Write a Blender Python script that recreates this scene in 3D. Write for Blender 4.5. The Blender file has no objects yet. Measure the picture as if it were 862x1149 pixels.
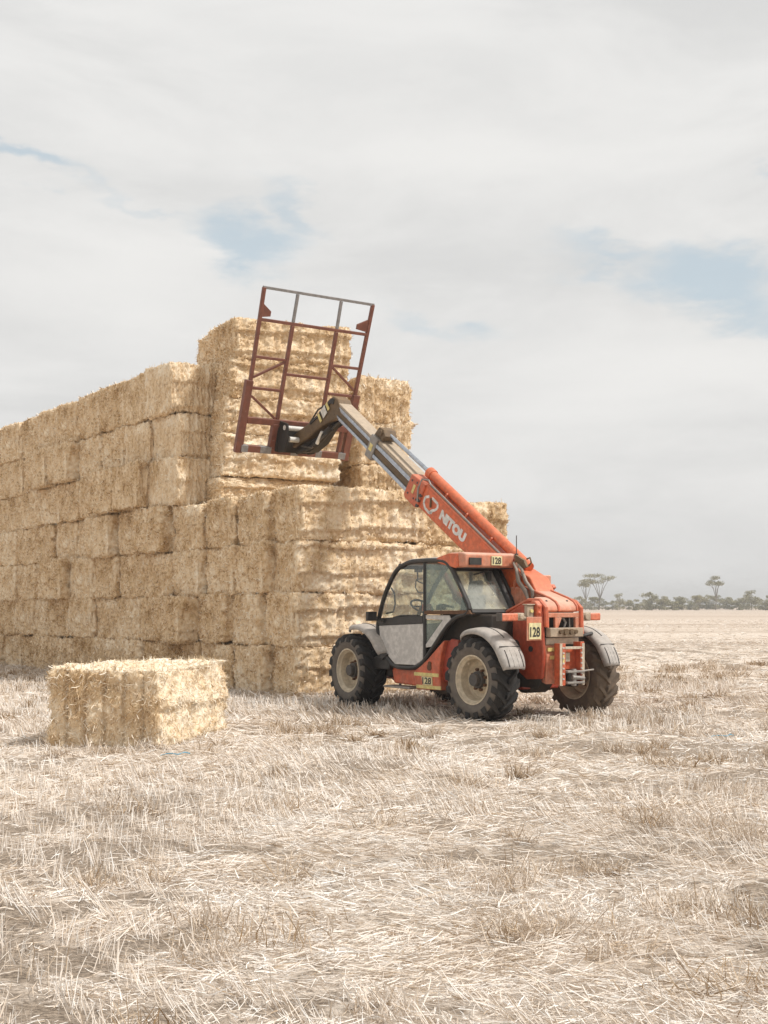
import bpy, math, random
import numpy as np
from mathutils import Vector, Matrix

S = bpy.context.scene
C = S.collection
R = math.radians
random.seed(7)

# ------------------------------------------------------------------ camera
cam = bpy.data.objects.new('camera', bpy.data.cameras.new('camera'))
C.objects.link(cam)
cam.location = (0, 0, 1.6)
cam.rotation_euler = (R(90), 0, 0)
cam.data.sensor_fit = 'VERTICAL'
cam.data.sensor_height = 36.0
cam.data.sensor_width = 27.0
cam.data.lens = 44.8
cam.data.shift_y = 0.0909
cam.data.clip_end = 6000
S.camera = cam
S.render.resolution_x, S.render.resolution_y = 768, 1024

# ------------------------------------------------------------------ exposure
S.view_settings.view_transform = 'Standard'
S.view_settings.look = 'None'
S.view_settings.gamma = 1.0
S.view_settings.use_curve_mapping = False
S.view_settings.exposure = 1.06

# ------------------------------------------------------------------ sun
SUN_EL, SUN_AZ = 54.0, 107.0        # azimuth clockwise from +Y (the view direction)
sd = Vector((math.sin(R(SUN_AZ)) * math.cos(R(SUN_EL)), math.cos(R(SUN_AZ)) * math.cos(R(SUN_EL)), math.sin(R(SUN_EL))))
sun = bpy.data.objects.new('sun', bpy.data.lights.new('sun', 'SUN'))
C.objects.link(sun)
sun.data.energy = 1.75
sun.data.angle = R(8)
sun.data.color = (1.0, 0.965, 0.915)
sun.rotation_euler = (-sd).to_track_quat('-Z', 'Y').to_euler()


# ------------------------------------------------------------------ node helpers
class NT:
    def __init__(s, tree):
        s.t = tree; s.n = tree.nodes; s.l = tree.links; s.n.clear()

    def new(s, typ, ins=None, **kw):
        nd = s.n.new(typ)
        for k, v in kw.items():
            setattr(nd, k, v)
        if ins:
            for k, v in ins.items():
                sock = nd.inputs[k]
                if isinstance(v, bpy.types.NodeSocket):
                    s.l.new(v, sock)
                else:
                    sock.default_value = v
        return nd

    def math(s, op, a, b=0.0, c=0.0, clamp=False):
        nd = s.new('ShaderNodeMath', {0: a, 1: b, 2: c}, operation=op)
        nd.use_clamp = clamp
        return nd.outputs[0]

    def vmath(s, op, a, b=None):
        nd = s.new('ShaderNodeVectorMath', {0: a} if b is None else {0: a, 1: b}, operation=op)
        return nd.outputs['Value'] if op in ('DOT_PRODUCT', 'LENGTH') else nd.outputs[0]

    def scale(s, a, f):
        return s.new('ShaderNodeVectorMath', {0: a, 'Scale': f}, operation='SCALE').outputs[0]

    def noise(s, vec, scale, detail=4.0, rough=0.55, out='Fac', dist=0.0):
        return s.new('ShaderNodeTexNoise', {'Vector': vec, 'Scale': scale, 'Detail': detail, 'Roughness': rough, 'Distortion': dist}).outputs[out]

    def mapping(s, vec, sc=(1, 1, 1), rot=(0, 0, 0), loc=(0, 0, 0)):
        return s.new('ShaderNodeMapping', {'Vector': vec, 'Scale': sc, 'Rotation': rot, 'Location': loc}).outputs[0]

    def rng(s, v, a, b, c=0.0, d=1.0, smooth=True):
        nd = s.new('ShaderNodeMapRange', {0: v, 1: a, 2: b, 3: c, 4: d})
        nd.interpolation_type = 'SMOOTHSTEP' if smooth else 'LINEAR'
        return nd.outputs[0]

    def mix(s, f, a, b, mode='MIX'):
        nd = s.new('ShaderNodeMix', data_type='RGBA', blend_type=mode)
        for i, v in ((0, f), (6, a), (7, b)):
            if isinstance(v, bpy.types.NodeSocket):
                s.l.new(v, nd.inputs[i])
            else:
                nd.inputs[i].default_value = v if i == 0 else (*v, 1)
        return nd.outputs[2]

    def ramp(s, f, stops):
        nd = s.new('ShaderNodeValToRGB', {0: f})
        el = nd.color_ramp.elements
        while len(el) > 1:
            el.remove(el[-1])
        el[0].position = stops[0][0]; el[0].color = (*stops[0][1], 1)
        for p, c in stops[1:]:
            e = el.new(p); e.color = (*c, 1)
        return nd.outputs[0]


# ------------------------------------------------------------------ world: Nishita sky behind a broken cloud deck
W = bpy.data.worlds.new('World')
S.world = W
W.use_nodes = True
t = NT(W.node_tree)
out = t.new('ShaderNodeOutputWorld')
sky = t.new('ShaderNodeTexSky', sky_type='NISHITA', sun_disc=False)
sky.sun_elevation = R(SUN_EL); sky.sun_rotation = R(SUN_AZ); sky.dust_density = 2.0
d = t.vmath('NORMALIZE', t.new('ShaderNodeTexCoord').outputs['Generated'])
wob = t.noise(t.mapping(d, (1, 1, 2.6)), 7.0, 9, 0.62, out='Color')
dw = t.vmath('ADD', d, t.scale(t.vmath('SUBTRACT', wob, (0.5, 0.5, 0.5)), 0.13))
hole = None
# openings in the clouds: compass bearing (deg from view axis), elevation, half-widths (deg), strength, roll
for az, el, sa, se, st, roll in ((-16.6, 17.7, 2.6, .6, .85, 4), (-10.5, 17.2, 5.0, .45, .50, -12), (-5.6, 15.7, 3.0, 1.3, .95, -16), (-3.6, 16.6, 2.2, .8, .7, -40),
                                 (2.6, 12.3, 2.8, .8, .62, -8), (10.5, 15.2, 3.2, .8, .7, -4), (14.6, 14.0, 3.6, 1.5, 1.0, -14), (18.0, 12.6, 3.2, .9, .8, -10), (17.6, 17.6, 1.8, .35, .6, 0),
                                 (55, 30, 16, 5, .9, 0), (-60, 38, 18, 6, .8, 20), (150, 40, 25, 8, .8, 0), (-140, 25, 20, 5, .8, 0)):
    a, e = R(az), R(el)
    c = Vector((math.sin(a) * math.cos(e), math.cos(a) * math.cos(e), math.sin(e)))
    r0 = Vector((math.cos(a), -math.sin(a), 0)); u0 = r0.cross(c)
    ro = R(roll)
    r1 = r0 * math.cos(ro) + u0 * math.sin(ro); u1 = u0 * math.cos(ro) - r0 * math.sin(ro)
    x = t.math('DIVIDE', t.vmath('DOT_PRODUCT', dw, tuple(r1)), R(sa))
    y = t.math('DIVIDE', t.vmath('DOT_PRODUCT', t.vmath('SUBTRACT', dw, tuple(c)), tuple(u1)), R(se))
    g = t.math('POWER', math.e, t.math('MULTIPLY', -1.0, t.math('ADD', t.math('MULTIPLY', x, x), t.math('MULTIPLY', y, y))))
    front = t.math('GREATER_THAN', t.vmath('DOT_PRODUCT', d, tuple(c)), 0.3)
    g = t.math('MULTIPLY', t.math('MULTIPLY', g, st), front)
    hole = g if hole is None else t.math('MAXIMUM', hole, g)
fine = t.noise(t.mapping(d, (1, 1, 2.8)), 11.0, 10, 0.66)
open_ = t.rng(t.math('ADD', hole, t.math('MULTIPLY', t.math('SUBTRACT', fine, 0.5), .9)), 0.14, 0.95, 0.0, 0.80)
big = t.noise(t.mapping(d, (1, 1, 3.4)), 4.0, 10, 0.6, dist=0.5)
cloudc = t.mix(t.rng(big, 0.3, 0.72), (4.35, 4.34, 4.30), (5.2, 5.16, 5.07))
blue = t.mix(0.22, (3.45, 4.05, 4.3), sky.outputs[0])
bank = None
for az, el, sa, se in ((-11.5, 13.8, 7.5, 2.6), (13.5, 10.6, 8.0, 2.4), (4, 20, 9, 3.0)):
    a, e = R(az), R(el)
    c = Vector((math.sin(a) * math.cos(e), math.cos(a) * math.cos(e), math.sin(e)))
    r0 = Vector((math.cos(a), -math.sin(a), 0)); u0 = r0.cross(c)
    dc = t.vmath('SUBTRACT', dw, tuple(c))
    x = t.math('DIVIDE', t.vmath('DOT_PRODUCT', dc, tuple(r0)), R(sa)); y = t.math('DIVIDE', t.vmath('DOT_PRODUCT', dc, tuple(u0)), R(se))
    g = t.math('POWER', math.e, t.math('MULTIPLY', -1.0, t.math('ADD', t.math('MULTIPLY', x, x), t.math('MULTIPLY', y, y))))
    bank = g if bank is None else t.math('MAXIMUM', bank, g)
cloudc = t.mix(t.math('MULTIPLY', bank, .8), cloudc, (5.4, 5.34, 5.22))
bg = t.new('ShaderNodeBackground', {'Color': t.mix(open_, cloudc, blue), 'Strength': 0.078})
t.l.new(bg.outputs[0], out.inputs[0])

# ------------------------------------------------------------------ materials
M = {}


def material(name):
    m = bpy.data.materials.new(name); m.use_nodes = True
    t = NT(m.node_tree)
    o = t.new('ShaderNodeOutputMaterial')
    M[name] = m
    return m, t, o


def principled(t, o, **ins):
    b = t.new('ShaderNodeBsdfPrincipled', {k.replace('_', ' '): v for k, v in ins.items()})
    t.l.new(b.outputs[0], o.inputs[0])
    return b


def bump(t, h, strength=0.3, dist=0.02):
    return t.new('ShaderNodeBump', {'Height': h, 'Strength': strength, 'Distance': dist}).outputs[0]


def paint(name, col, dust=(.42, .33, .24), amount=.5, rough=.45, metal=0.0, chips=None, chip_at=.68, scale=5.0):
    """weathered paint: dust films, settled on upward faces, streaks and optional chips"""
    m, t, o = material(name)
    p = t.new('ShaderNodeTexCoord').outputs['Object']
    up = t.vmath('DOT_PRODUCT', t.new('ShaderNodeNewGeometry').outputs['Normal'], (0, 0, 1))
    n1 = t.noise(p, scale, 8, 0.65)
    n2 = t.noise(t.mapping(p, (6, 6, 1.2)), scale, 5, 0.6)
    f = t.math('ADD', t.rng(up, -.1, 1.0, 0.0, .55), t.rng(n1, .35, .75, 0, .5))
    f = t.math('ADD', f, t.rng(n2, .5, .8, 0, .35))
    f = t.math('MULTIPLY', f, amount, clamp=True)
    dark = tuple(c * .72 for c in col)
    base = t.mix(t.rng(t.noise(p, scale * 3.1, 6), .35, .7), dark, col)
    c = t.mix(f, base, dust)
    if chips:
        c = t.mix(t.rng(t.noise(p, scale * 4, 6, .7), chip_at, chip_at + .04), c, chips)
    ro = t.math('ADD', rough, t.math('MULTIPLY', f, .4))
    principled(t, o, Base_Color=c, Roughness=ro, Metallic=metal, Normal=bump(t, t.noise(p, 60, 3), .08, .004))
    return m


paint('red_paint', (.62, .115, .042), dust=(.64, .38, .26), amount=.40, rough=.42, chips=(.40, .27, .19), chip_at=.665)
paint('boom_paint', (.71, .140, .042), dust=(.68, .38, .25), amount=.28, rough=.40, chips=(.46, .30, .2), chip_at=.69)
paint('dark_red_paint', (.40, .045, .022), dust=(.30, .16, .10), amount=.40, rough=.45)
paint('faded_red_paint', (.64, .21, .11), dust=(.68, .49, .38), amount=.75, rough=.5)
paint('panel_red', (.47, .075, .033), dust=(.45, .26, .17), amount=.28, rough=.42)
paint('cream_panel', (.62, .52, .40), amount=.4)
paint('grey_panel', (.62, .595, .565), dust=(.60, .54, .48), amount=.14, rough=.42)
paint('fender_grey', (.43, .40, .37), dust=(.46, .39, .32), amount=.5, rough=.6)
paint('black_frame', (.016, .015, .015), dust=(.16, .135, .115), amount=.36, rough=.45)
paint('dark_guts', (.018, .014, .011), dust=(.11, .07, .042), amount=.5, rough=.7)
paint('rust_strip', (.13, .06, .028), dust=(.2, .12, .07), amount=.6, rough=.8)
paint('tan_steel', (.46, .36, .26), dust=(.50, .40, .29), amount=.5, rough=.5, chips=(.2, .13, .08))
paint('brown_steel', (.13, .085, .045), dust=(.32, .20, .10), amount=.55, rough=.6, chips=(.04, .03, .02), chip_at=.6)
paint('worn_grey_steel', (.33, .31, .29), dust=(.36, .30, .24), amount=.5, rough=.45, metal=.35)
paint('chrome_rod', (.52, .55, .60), dust=(.45, .42, .4), amount=.15, rough=.22, metal=.75)
paint('frame_paint', (.20, .064, .038), dust=(.27, .14, .10), amount=.45, rough=.5, chips=(.36, .30, .27), chip_at=.66, scale=3)
paint('frame_grey', (.28, .27, .27), dust=(.35, .32, .3), amount=.4, rough=.5, metal=.2)
paint('rim_paint', (.68, .58, .43), dust=(.34, .25, .15), amount=.45, rough=.5)
paint('hub_steel', (.075, .07, .068), dust=(.16, .12, .09), amount=.5, rough=.6)
paint('yellow_sticker', (.80, .66, .24), dust=(.7, .6, .4), amount=.4, rough=.5)
paint('plate_paint', (.82, .73, .40), dust=(.7, .64, .5), amount=.3, rough=.5)
paint('black_print', (.03, .03, .028), amount=.15)
paint('white_print', (.82, .79, .75), dust=(.75, .66, .58), amount=.25)
paint('seat_fabric', (.05, .05, .055), amount=.4, rough=.9)
paint('orange_lens', (.75, .20, .10), dust=(.7, .45, .35), amount=.4, rough=.25)
paint('hose_rubber', (.30, .26, .22), dust=(.42, .35, .28), amount=.7, rough=.6)
paint('black_hose', (.02, .02, .02), amount=.35, rough=.5)
paint('blue_twine', (.10, .42, .62), amount=.2)
paint('white_tag', (.75, .73, .68), amount=.3)


def tyre_mat(name, base, dust, amt):
    m, t, o = material(name)
    p = t.new('ShaderNodeTexCoord').outputs['Object']
    n = t.noise(p, 7, 8, .65)
    f = t.rng(n, .3, .72, amt * .45, amt)
    c = t.mix(f, base, dust)
    principled(t, o, Base_Color=c, Roughness=.85, Normal=bump(t, t.noise(p, 45, 5), .3, .01))


tyre_mat('tyre_sidewall', (.06, .054, .048), (.17, .143, .118), 1.0)
tyre_mat('tyre_tread', (.010, .011, .013), (.085, .072, .06), .34)
tyre_mat('tyre_dusty', (.06, .05, .04), (.17, .125, .088), 1.0)


def glass(name, tint, haze, hazec):
    m, t, o = material(name)
    p = t.new('ShaderNodeTexCoord').outputs['Object']
    tr = t.new('ShaderNodeBsdfTransparent', {'Color': (*tint, 1)})
    gl = t.new('ShaderNodeBsdfGlossy', {'Color': (.9, .95, .95, 1), 'Roughness': .04})
    df = t.new('ShaderNodeBsdfDiffuse', {'Color': (*hazec, 1)})
    lw = t.new('ShaderNodeLayerWeight', {'Blend': .5})
    fr = t.math('MULTIPLY_ADD', t.math('POWER', lw.outputs['Facing'], 3.0), .45, .03)
    m1 = t.new('ShaderNodeMixShader', {0: fr, 1: tr.outputs[0], 2: gl.outputs[0]})
    f = t.rng(t.noise(t.mapping(p, (1.2, 1.2, .8)), 3.5, 6, .6), .3, .75, haze * .5, haze)
    m2 = t.new('ShaderNodeMixShader', {0: f, 1: m1.outputs[0], 2: df.outputs[0]})
    t.l.new(m2.outputs[0], o.inputs[0])


glass('clear_glass', (.93, .95, .93), .06, (.6, .6, .55))
glass('tinted_glass', (.66, .76, .72), .42, (.42, .47, .44))
glass('dusty_glass', (.74, .78, .74), .50, (.55, .55, .50))


def straw_mat(name, stops, rand=.25, fine=22, amp=1.6):
    m, t, o = material(name)
    tone = t.new('ShaderNodeAttribute', attribute_name='tone').outputs['Fac']
    p = t.new('ShaderNodeTexCoord').outputs['Object']
    rnd = t.new('ShaderNodeObjectInfo').outputs['Random']
    n = t.noise(p, 2.2, 5, .6)
    n2 = t.noise(t.mapping(p, (fine, fine, fine * .75)), 1.0, 6, .75)
    v = t.math('ADD', tone, t.math('MULTIPLY', t.math('SUBTRACT', n, .5), .55))
    v = t.math('ADD', v, t.math('MULTIPLY', t.math('SUBTRACT', n2, .5), amp))
    v = t.math('ADD', v, t.math('MULTIPLY', t.math('SUBTRACT', rnd, .5), rand), clamp=True)
    c = t.ramp(v, stops)
    b = principled(t, o, Base_Color=c, Roughness=.62, Normal=bump(t, n2, .5, .02))
    b.inputs['Specular IOR Level'].default_value = .35
    return m


BALE = [(0, (.33, .19, .075)), (.22, (.56, .385, .205)), (.48, (.74, .56, .355)), (.75, (.85, .715, .53)), (1, (.90, .815, .68))]
straw_mat('bale_straw', BALE)
straw_mat('near_straw', BALE, rand=0, fine=48, amp=1.5)
straw_mat('field_straw', [(0, (.30, .185, .085)), (.3, (.56, .445, .325)), (.6, (.765, .672, .578)), (.85, (.845, .785, .715)), (1, (.88, .845, .80))], rand=0, fine=9, amp=1.2)

# ground: straw mat with bare earth patches and shade painted under the machine
m, t, o = material('field_ground')
p = t.new('ShaderNodeTexCoord').outputs['Object']
pl = t.noise(p, .55, 8, .62)
ps = t.noise(p, 9.0, 8, .7)
pf = t.noise(t.mapping(p, (30, 55, 30), (0, 0, .5)), 1.0, 6, .75)
base = t.ramp(t.math('ADD', t.math('MULTIPLY', ps, .45), t.math('MULTIPLY', pf, .55)), [(.30, (.19, .14, .095)), (.41, (.48, .385, .295)), (.52, (.70, .60, .50)), (.72, (.81, .735, .65))])
band = t.noise(t.mapping(p, (.012, .11, 1), (0, 0, -.08)), 1.0, 5, .6)
far = t.vmath('DOT_PRODUCT', p, (0, 1, 0))
soil_shade_at = t.new('ShaderNodeAttribute', attribute_name='tone').outputs['Fac']
soil_shade_mask = t.math('MULTIPLY', t.rng(t.math('ADD', soil_shade_at, t.math('MULTIPLY', t.math('SUBTRACT', ps, .5), 1.6)), .40, .80), .85)
base = t.mix(soil_shade_mask, base, t.mix(t.rng(pf, .40, .60), (.12, .085, .055), (.42, .325, .24)))
fb = t.math('MULTIPLY', t.rng(band, .44, .60), t.rng(far, 24, 60, 0, .7))
base = t.mix(fb, base, (.34, .25, .175))
base = t.mix(t.rng(far, 40, 130, 0, .55), base, t.ramp(t.noise(t.mapping(p, (.03, .25, 1)), 1.0, 6, .65), [(.3, (.40, .30, .22)), (.7, (.60, .49, .395))]))
hgt = t.math('ADD', t.math('MULTIPLY', ps, .5), t.math('MULTIPLY', pf, .5))
principled(t, o, Base_Color=base, Roughness=.9, Normal=bump(t, hgt, .8, .05))

m, t, o = material('leaf')
tone = t.new('ShaderNodeAttribute', attribute_name='tone').outputs['Fac']
rnd = t.new('ShaderNodeObjectInfo').outputs['Random']
principled(t, o, Base_Color=t.mix(t.math('ADD', t.math('MULTIPLY', tone, .6), t.math('MULTIPLY', rnd, .4)), (.17, .165, .08), (.40, .35, .19)), Roughness=.7)
m, t, o = material('bark')
p = t.new('ShaderNodeTexCoord').outputs['Object']
principled(t, o, Base_Color=t.mix(t.noise(p, 2), (.13, .10, .075), (.28, .23, .18)), Roughness=.9)


# ------------------------------------------------------------------ object helpers
class MB:
    """collects shapes, links them as one mesh object"""

    def __init__(s):
        s.v = []; s.f = []; s.mi = []

    def add(s, vs, fs, mi=0):
        o = len(s.v)
        s.v += [tuple(map(float, q)) for q in vs]
        for q in fs:
            s.f.append([o + i for i in q]); s.mi.append(mi)
        return s

    def box(s, a, b, mi=0):
        (x0, y0, z0), (x1, y1, z1) = [(min(p, q), max(p, q)) for p, q in zip(a, b)] and zip(*[(min(p, q), max(p, q)) for p, q in zip(a, b)])
        v = [(x, y, z) for z in (z0, z1) for x, y in ((x0, y0), (x1, y0), (x1, y1), (x0, y1))]
        return s.add(v, [(3, 2, 1, 0), (4, 5, 6, 7), (0, 1, 5, 4), (1, 2, 6, 5), (2, 3, 7, 6), (3, 0, 4, 7)], mi)

    def prism(s, poly, y0, y1, mi=0, y0b=None):
        """polygon in (x, z) swept between two y planes"""
        n = len(poly)
        area = sum(poly[i][0] * poly[(i + 1) % n][1] - poly[(i + 1) % n][0] * poly[i][1] for i in range(n))
        if area < 0:
            poly = poly[::-1]
        y0, y1 = min(y0, y1), max(y0, y1)
        v = [(x, y0, z) for x, z in poly] + [(x, y1, z) for x, z in poly]
        f = [list(range(n)), list(range(2 * n - 1, n - 1, -1))] + [(i, i + n, (i + 1) % n + n, (i + 1) % n) for i in range(n)]
        return s.add(v, f, mi)

    def bar(s, p, q, w, h, mi=0, up=(0, 0, 1)):
        p, q = Vector(p), Vector(q)
        d = (q - p).normalized(); u = Vector(up)
        if abs(d.dot(u)) > .98:
            u = Vector((1, 0, 0))
        a = d.cross(u).normalized(); b = a.cross(d)
        v = [e + a * sx * w / 2 + b * sz * h / 2 for e in (p, q) for sx, sz in ((-1, -1), (1, -1), (1, 1), (-1, 1))]
        return s.add(v, [(0, 1, 2, 3), (7, 6, 5, 4), (0, 4, 5, 1), (1, 5, 6, 2), (2, 6, 7, 3), (3, 7, 4, 0)], mi)

    def tube(s, pts, r, n=8, mi=0, closed=False, radii=None):
        pts = [Vector(p) for p in pts]; k = len(pts)
        rings = []
        prev = None
        for i, p in enumerate(pts):
            if closed:
                d = (pts[(i + 1) % k] - pts[i - 1]).normalized()
            else:
                d = (pts[min(i + 1, k - 1)] - pts[max(i - 1, 0)]).normalized()
            if prev is None:
                u = Vector((0, 0, 1)) if abs(d.z) < .9 else Vector((0, 1, 0))
                a = d.cross(u).normalized()
            else:
                a = (prev - d * prev.dot(d)).normalized()
            prev = a; b = d.cross(a)
            rr = radii[i] if radii else r
            rings.append([p + (a * math.cos(2 * math.pi * j / n) + b * math.sin(2 * math.pi * j / n)) * rr for j in range(n)])
        v = [q for rg in rings for q in rg]
        f = []
        for i in range(k if closed else k - 1):
            A, B = i * n, ((i + 1) % k) * n
            f += [(A + j, A + (j + 1) % n, B + (j + 1) % n, B + j) for j in range(n)]
        if not closed:
            f += [list(range(n - 1, -1, -1)), [(k - 1) * n + j for j in range(n)]]
        return s.add(v, f, mi)

    def lathe(s, prof, centre, n=48, mi=0, a0=0.0, a1=360.0, mis=None):
        """profile of (y, radius) turned about the y axis through centre"""
        full = abs(a1 - a0) > 359.9
        m = n if full else n + 1
        cx, cy, cz = centre; k = len(prof)
        v = []
        for i in range(m):
            a = R(a0 + (a1 - a0) * i / n)
            v += [(cx + r * math.cos(a), cy + y, cz + r * math.sin(a)) for y, r in prof]
        o = len(s.v); s.v += v
        for i in range(n):
            A, B = i * k, ((i + 1) % m) * k
            for j in range(k - 1):
                s.f.append([o + A + j, o + A + j + 1, o + B + j + 1, o + B + j]); s.mi.append(mis[j] if mis else mi)
        return s

    def disc(s, centre, axis, r, h, n=16, mi=0):
        c, a = Vector(centre), Vector(axis).normalized()
        return s.tube([c - a * h / 2, c + a * h / 2], r, n, mi)

    def build(s, name, mats, parent=None, bevel=0.0, smooth=35, seg=2):
        me = bpy.data.meshes.new(name)
        me.from_pydata(s.v, [], s.f)
        for mm in ([mats] if isinstance(mats, str) else mats):
            me.materials.append(M[mm])
        me.polygons.foreach_set('material_index', s.mi)
        me.polygons.foreach_set('use_smooth', [True] * len(s.f))
        me.update()
        me.set_sharp_from_angle(angle=R(smooth))
        o = bpy.data.objects.new(name, me); C.objects.link(o)
        if parent:
            o.parent = parent
        if bevel:
            b = o.modifiers.new('bevel', 'BEVEL'); b.width = bevel; b.segments = seg; b.limit_method = 'ANGLE'; b.angle_limit = R(40)
            b.harden_normals = False
        return o


def np_mesh(name, V, F, tone, mats, mat_idx=None):
    """big mesh from numpy arrays; F is (n,4) quads; tone a per-vertex attribute"""
    me = bpy.data.meshes.new(name)
    me.vertices.add(len(V)); me.vertices.foreach_set('co', np.asarray(V, np.float32).ravel())
    n = len(F)
    me.loops.add(n * 4); me.loops.foreach_set('vertex_index', np.asarray(F, np.int32).ravel())
    me.polygons.add(n); me.polygons.foreach_set('loop_start', np.arange(n, dtype=np.int32) * 4)
    me.polygons.foreach_set('use_smooth', np.ones(n, bool))
    a = me.attributes.new('tone', 'FLOAT', 'POINT'); a.data.foreach_set('value', np.asarray(tone, np.float32))
    for mm in ([mats] if isinstance(mats, str) else mats):
        me.materials.append(M[mm])
    me.update(calc_edges=True); me.validate()
    return me


def link(name, me, parent=None):
    o = bpy.data.objects.new(name, me); C.objects.link(o)
    if parent:
        o.parent = parent
    return o


def tag(o, label=None, cat=None, group=None, kind=None):
    for k, v in (('label', label), ('category', cat), ('group', group), ('kind', kind)):
        if v:
            o[k] = v
    return o


def empty(name, loc, rz=0.0):
    o = bpy.data.objects.new(name, None); C.objects.link(o)
    o.location = loc; o.rotation_euler = (0, 0, rz); o.empty_display_size = .2
    return o


def hash3(i, j, k, seed):
    h = (i.astype(np.int64) * 374761393 + j.astype(np.int64) * 668265263 + k.astype(np.int64) * 2147483647 + seed * 974711) & 0x7fffffff
    h = ((h ^ (h >> 13)) * 1274126177) & 0x7fffffff
    h = h ^ (h >> 16)
    return (h & 0xffff) / 65535.0


def vnoise(P, seed=0):
    P = np.asarray(P, float); I = np.floor(P).astype(np.int64); f = P - I; f = f * f * (3 - 2 * f)
    r = 0
    for a in (0, 1):
        for b in (0, 1):
            for c in (0, 1):
                w = (f[:, 0] if a else 1 - f[:, 0]) * (f[:, 1] if b else 1 - f[:, 1]) * (f[:, 2] if c else 1 - f[:, 2])
                r = r + w * hash3(I[:, 0] + a, I[:, 1] + b, I[:, 2] + c, seed)
    return r


def fbm(P, seed=0, oct=4):
    s, a, tot = 0, 1.0, 0
    for i in range(oct):
        s = s + a * vnoise(np.asarray(P) * 2 ** i, seed + i * 17); tot += a; a *= .5
    return s / tot


# ------------------------------------------------------------------ ground sheet
rng = np.random.default_rng(3)


def axis_steps(lo, hi, fine0, fine1, step, grow):
    a = [fine0]
    while a[-1] < fine1:
        a.append(a[-1] + step)
    s = step
    while a[-1] < hi:
        s *= grow; a.append(a[-1] + s)
    s = step; b = [fine0]
    while b[-1] > lo:
        s *= grow; b.append(b[-1] - s)
    return np.array(b[:0:-1] + a)


def ground_h(x, y):
    P = np.stack([x, y, np.zeros_like(x)], 1)
    near = np.clip(1 - (np.hypot(x, y - 12) - 30) / 60, 0, 1)
    h = (fbm(P * .45, 11, 3) - .5) * .10 + (fbm(P * 2.6, 5, 3) - .5) * .055
    wheel = np.exp(-(((x - 1.2) / 3.0) ** 2 + ((y - 19.8) / 3.2) ** 2) ** 2)
    wheel = np.maximum(wheel, np.exp(-(((x + 2.9) / 1.4) ** 2 + ((y - 15.3) / 1.6) ** 2) ** 2))
    h = h * (1 - .8 * wheel)
    return h * near


def soil_shade(x, y):
    """bare earth: patches, small holes in the straw cover and the wheel track, darkened under the machine as painted shade"""
    P = np.stack([x, y, np.zeros_like(x)], 1)
    v = fbm(P * .5, 41, 4) * .45 + fbm(P * np.array([[2.2, 3.0, 1]]), 42, 4) * .55
    track_shade = np.exp(-((y - 19.7) / 1.5) ** 2) * np.clip((x + 2.2) / 1.6, 0, 1) * np.clip((7.5 - x) / 4.5, 0, 1)
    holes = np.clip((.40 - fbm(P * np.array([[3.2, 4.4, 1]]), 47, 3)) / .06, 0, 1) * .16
    return v + holes + track_shade * (.12 + .14 * np.clip((4.6 - x) / 1.5, 0, 1))  # track is real earth; the extra under the machine paints in its shadow


def soil_shade_cover(x, y):
    return np.clip((soil_shade(x, y) - .50) / .13, 0, 1) * np.clip((70 - y) / 30, 0, 1)


xs = axis_steps(-900, 900, -7.5, 8.5, .095, 1.10)
ys = axis_steps(-300, 1400, 3.0, 24, .095, 1.07)
X, Y = np.meshgrid(xs, ys)
V = np.stack([X.ravel(), Y.ravel(), ground_h(X.ravel(), Y.ravel())], 1)
nx, ny = len(xs), len(ys)
idx = np.arange(nx * ny).reshape(ny, nx)
F = np.stack([idx[:-1, :-1].ravel(), idx[:-1, 1:].ravel(), idx[1:, 1:].ravel(), idx[1:, :-1].ravel()], 1)
gr = tag(link('ground', np_mesh('ground', V, F, soil_shade_cover(V[:, 0], V[:, 1]), 'field_ground')), kind='structure')


# ------------------------------------------------------------------ straw blades
def blades(P, D, Ln, Wd, tone, bend=0.25, rng=rng, up=None, segs=2):
    """flat straws: start P, direction D, length, width; one kink in the middle"""
    n = len(P)
    D = D / np.linalg.norm(D, axis=1, keepdims=True)
    rv = rng.normal(size=(n, 3))
    S_ = np.cross(D, rv); S_ /= np.linalg.norm(S_, axis=1, keepdims=True) + 1e-9
    K = rng.normal(size=(n, 3)) * bend
    if up is not None:
        K[:, 2] = K[:, 2] * .4 + up
    mid = P + D * (Ln * .5)[:, None]
    end = mid + (D + K) / np.linalg.norm(D + K, axis=1, keepdims=True) * (Ln * .5)[:, None]
    w = S_ * (Wd * .5)[:, None]
    if segs == 1:
        V = np.stack([P - w, P + w, end + w * .6, end - w * .6], 1).reshape(-1, 3)
        b = np.arange(n)[:, None] * 4
        return V, b + np.array([[0, 1, 2, 3]]), np.repeat(tone, 4)
    V = np.stack([P - w, P + w, mid + w, mid - w, end + w * .6, end - w * .6], 1).reshape(-1, 3)
    b = np.arange(n)[:, None] * 6
    F = np.concatenate([b + np.array([[0, 1, 2, 3]]), b + np.array([[3, 2, 4, 5]])], 0)
    return V, F, np.repeat(tone, 6)


def merge(parts):
    Vs, Fs, Ts, o = [], [], [], 0
    for V, F, T in parts:
        Vs.append(V); Fs.append(F + o); Ts.append(T); o += len(V)
    return np.concatenate(Vs), np.concatenate(Fs), np.concatenate(Ts)


# keep-out footprints (bales and machine tyres) for the loose straw
ROOT = Vector((2.125, 18.10, 0)); HEAD = math.atan2(.822, -.57)
cH, sH = math.cos(HEAD), math.sin(HEAD)
FB_O, FB_A = np.array([-2.46, 14.07]), math.atan2(.17, -.985)       # foreground bale: near corner and end-face direction


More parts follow.
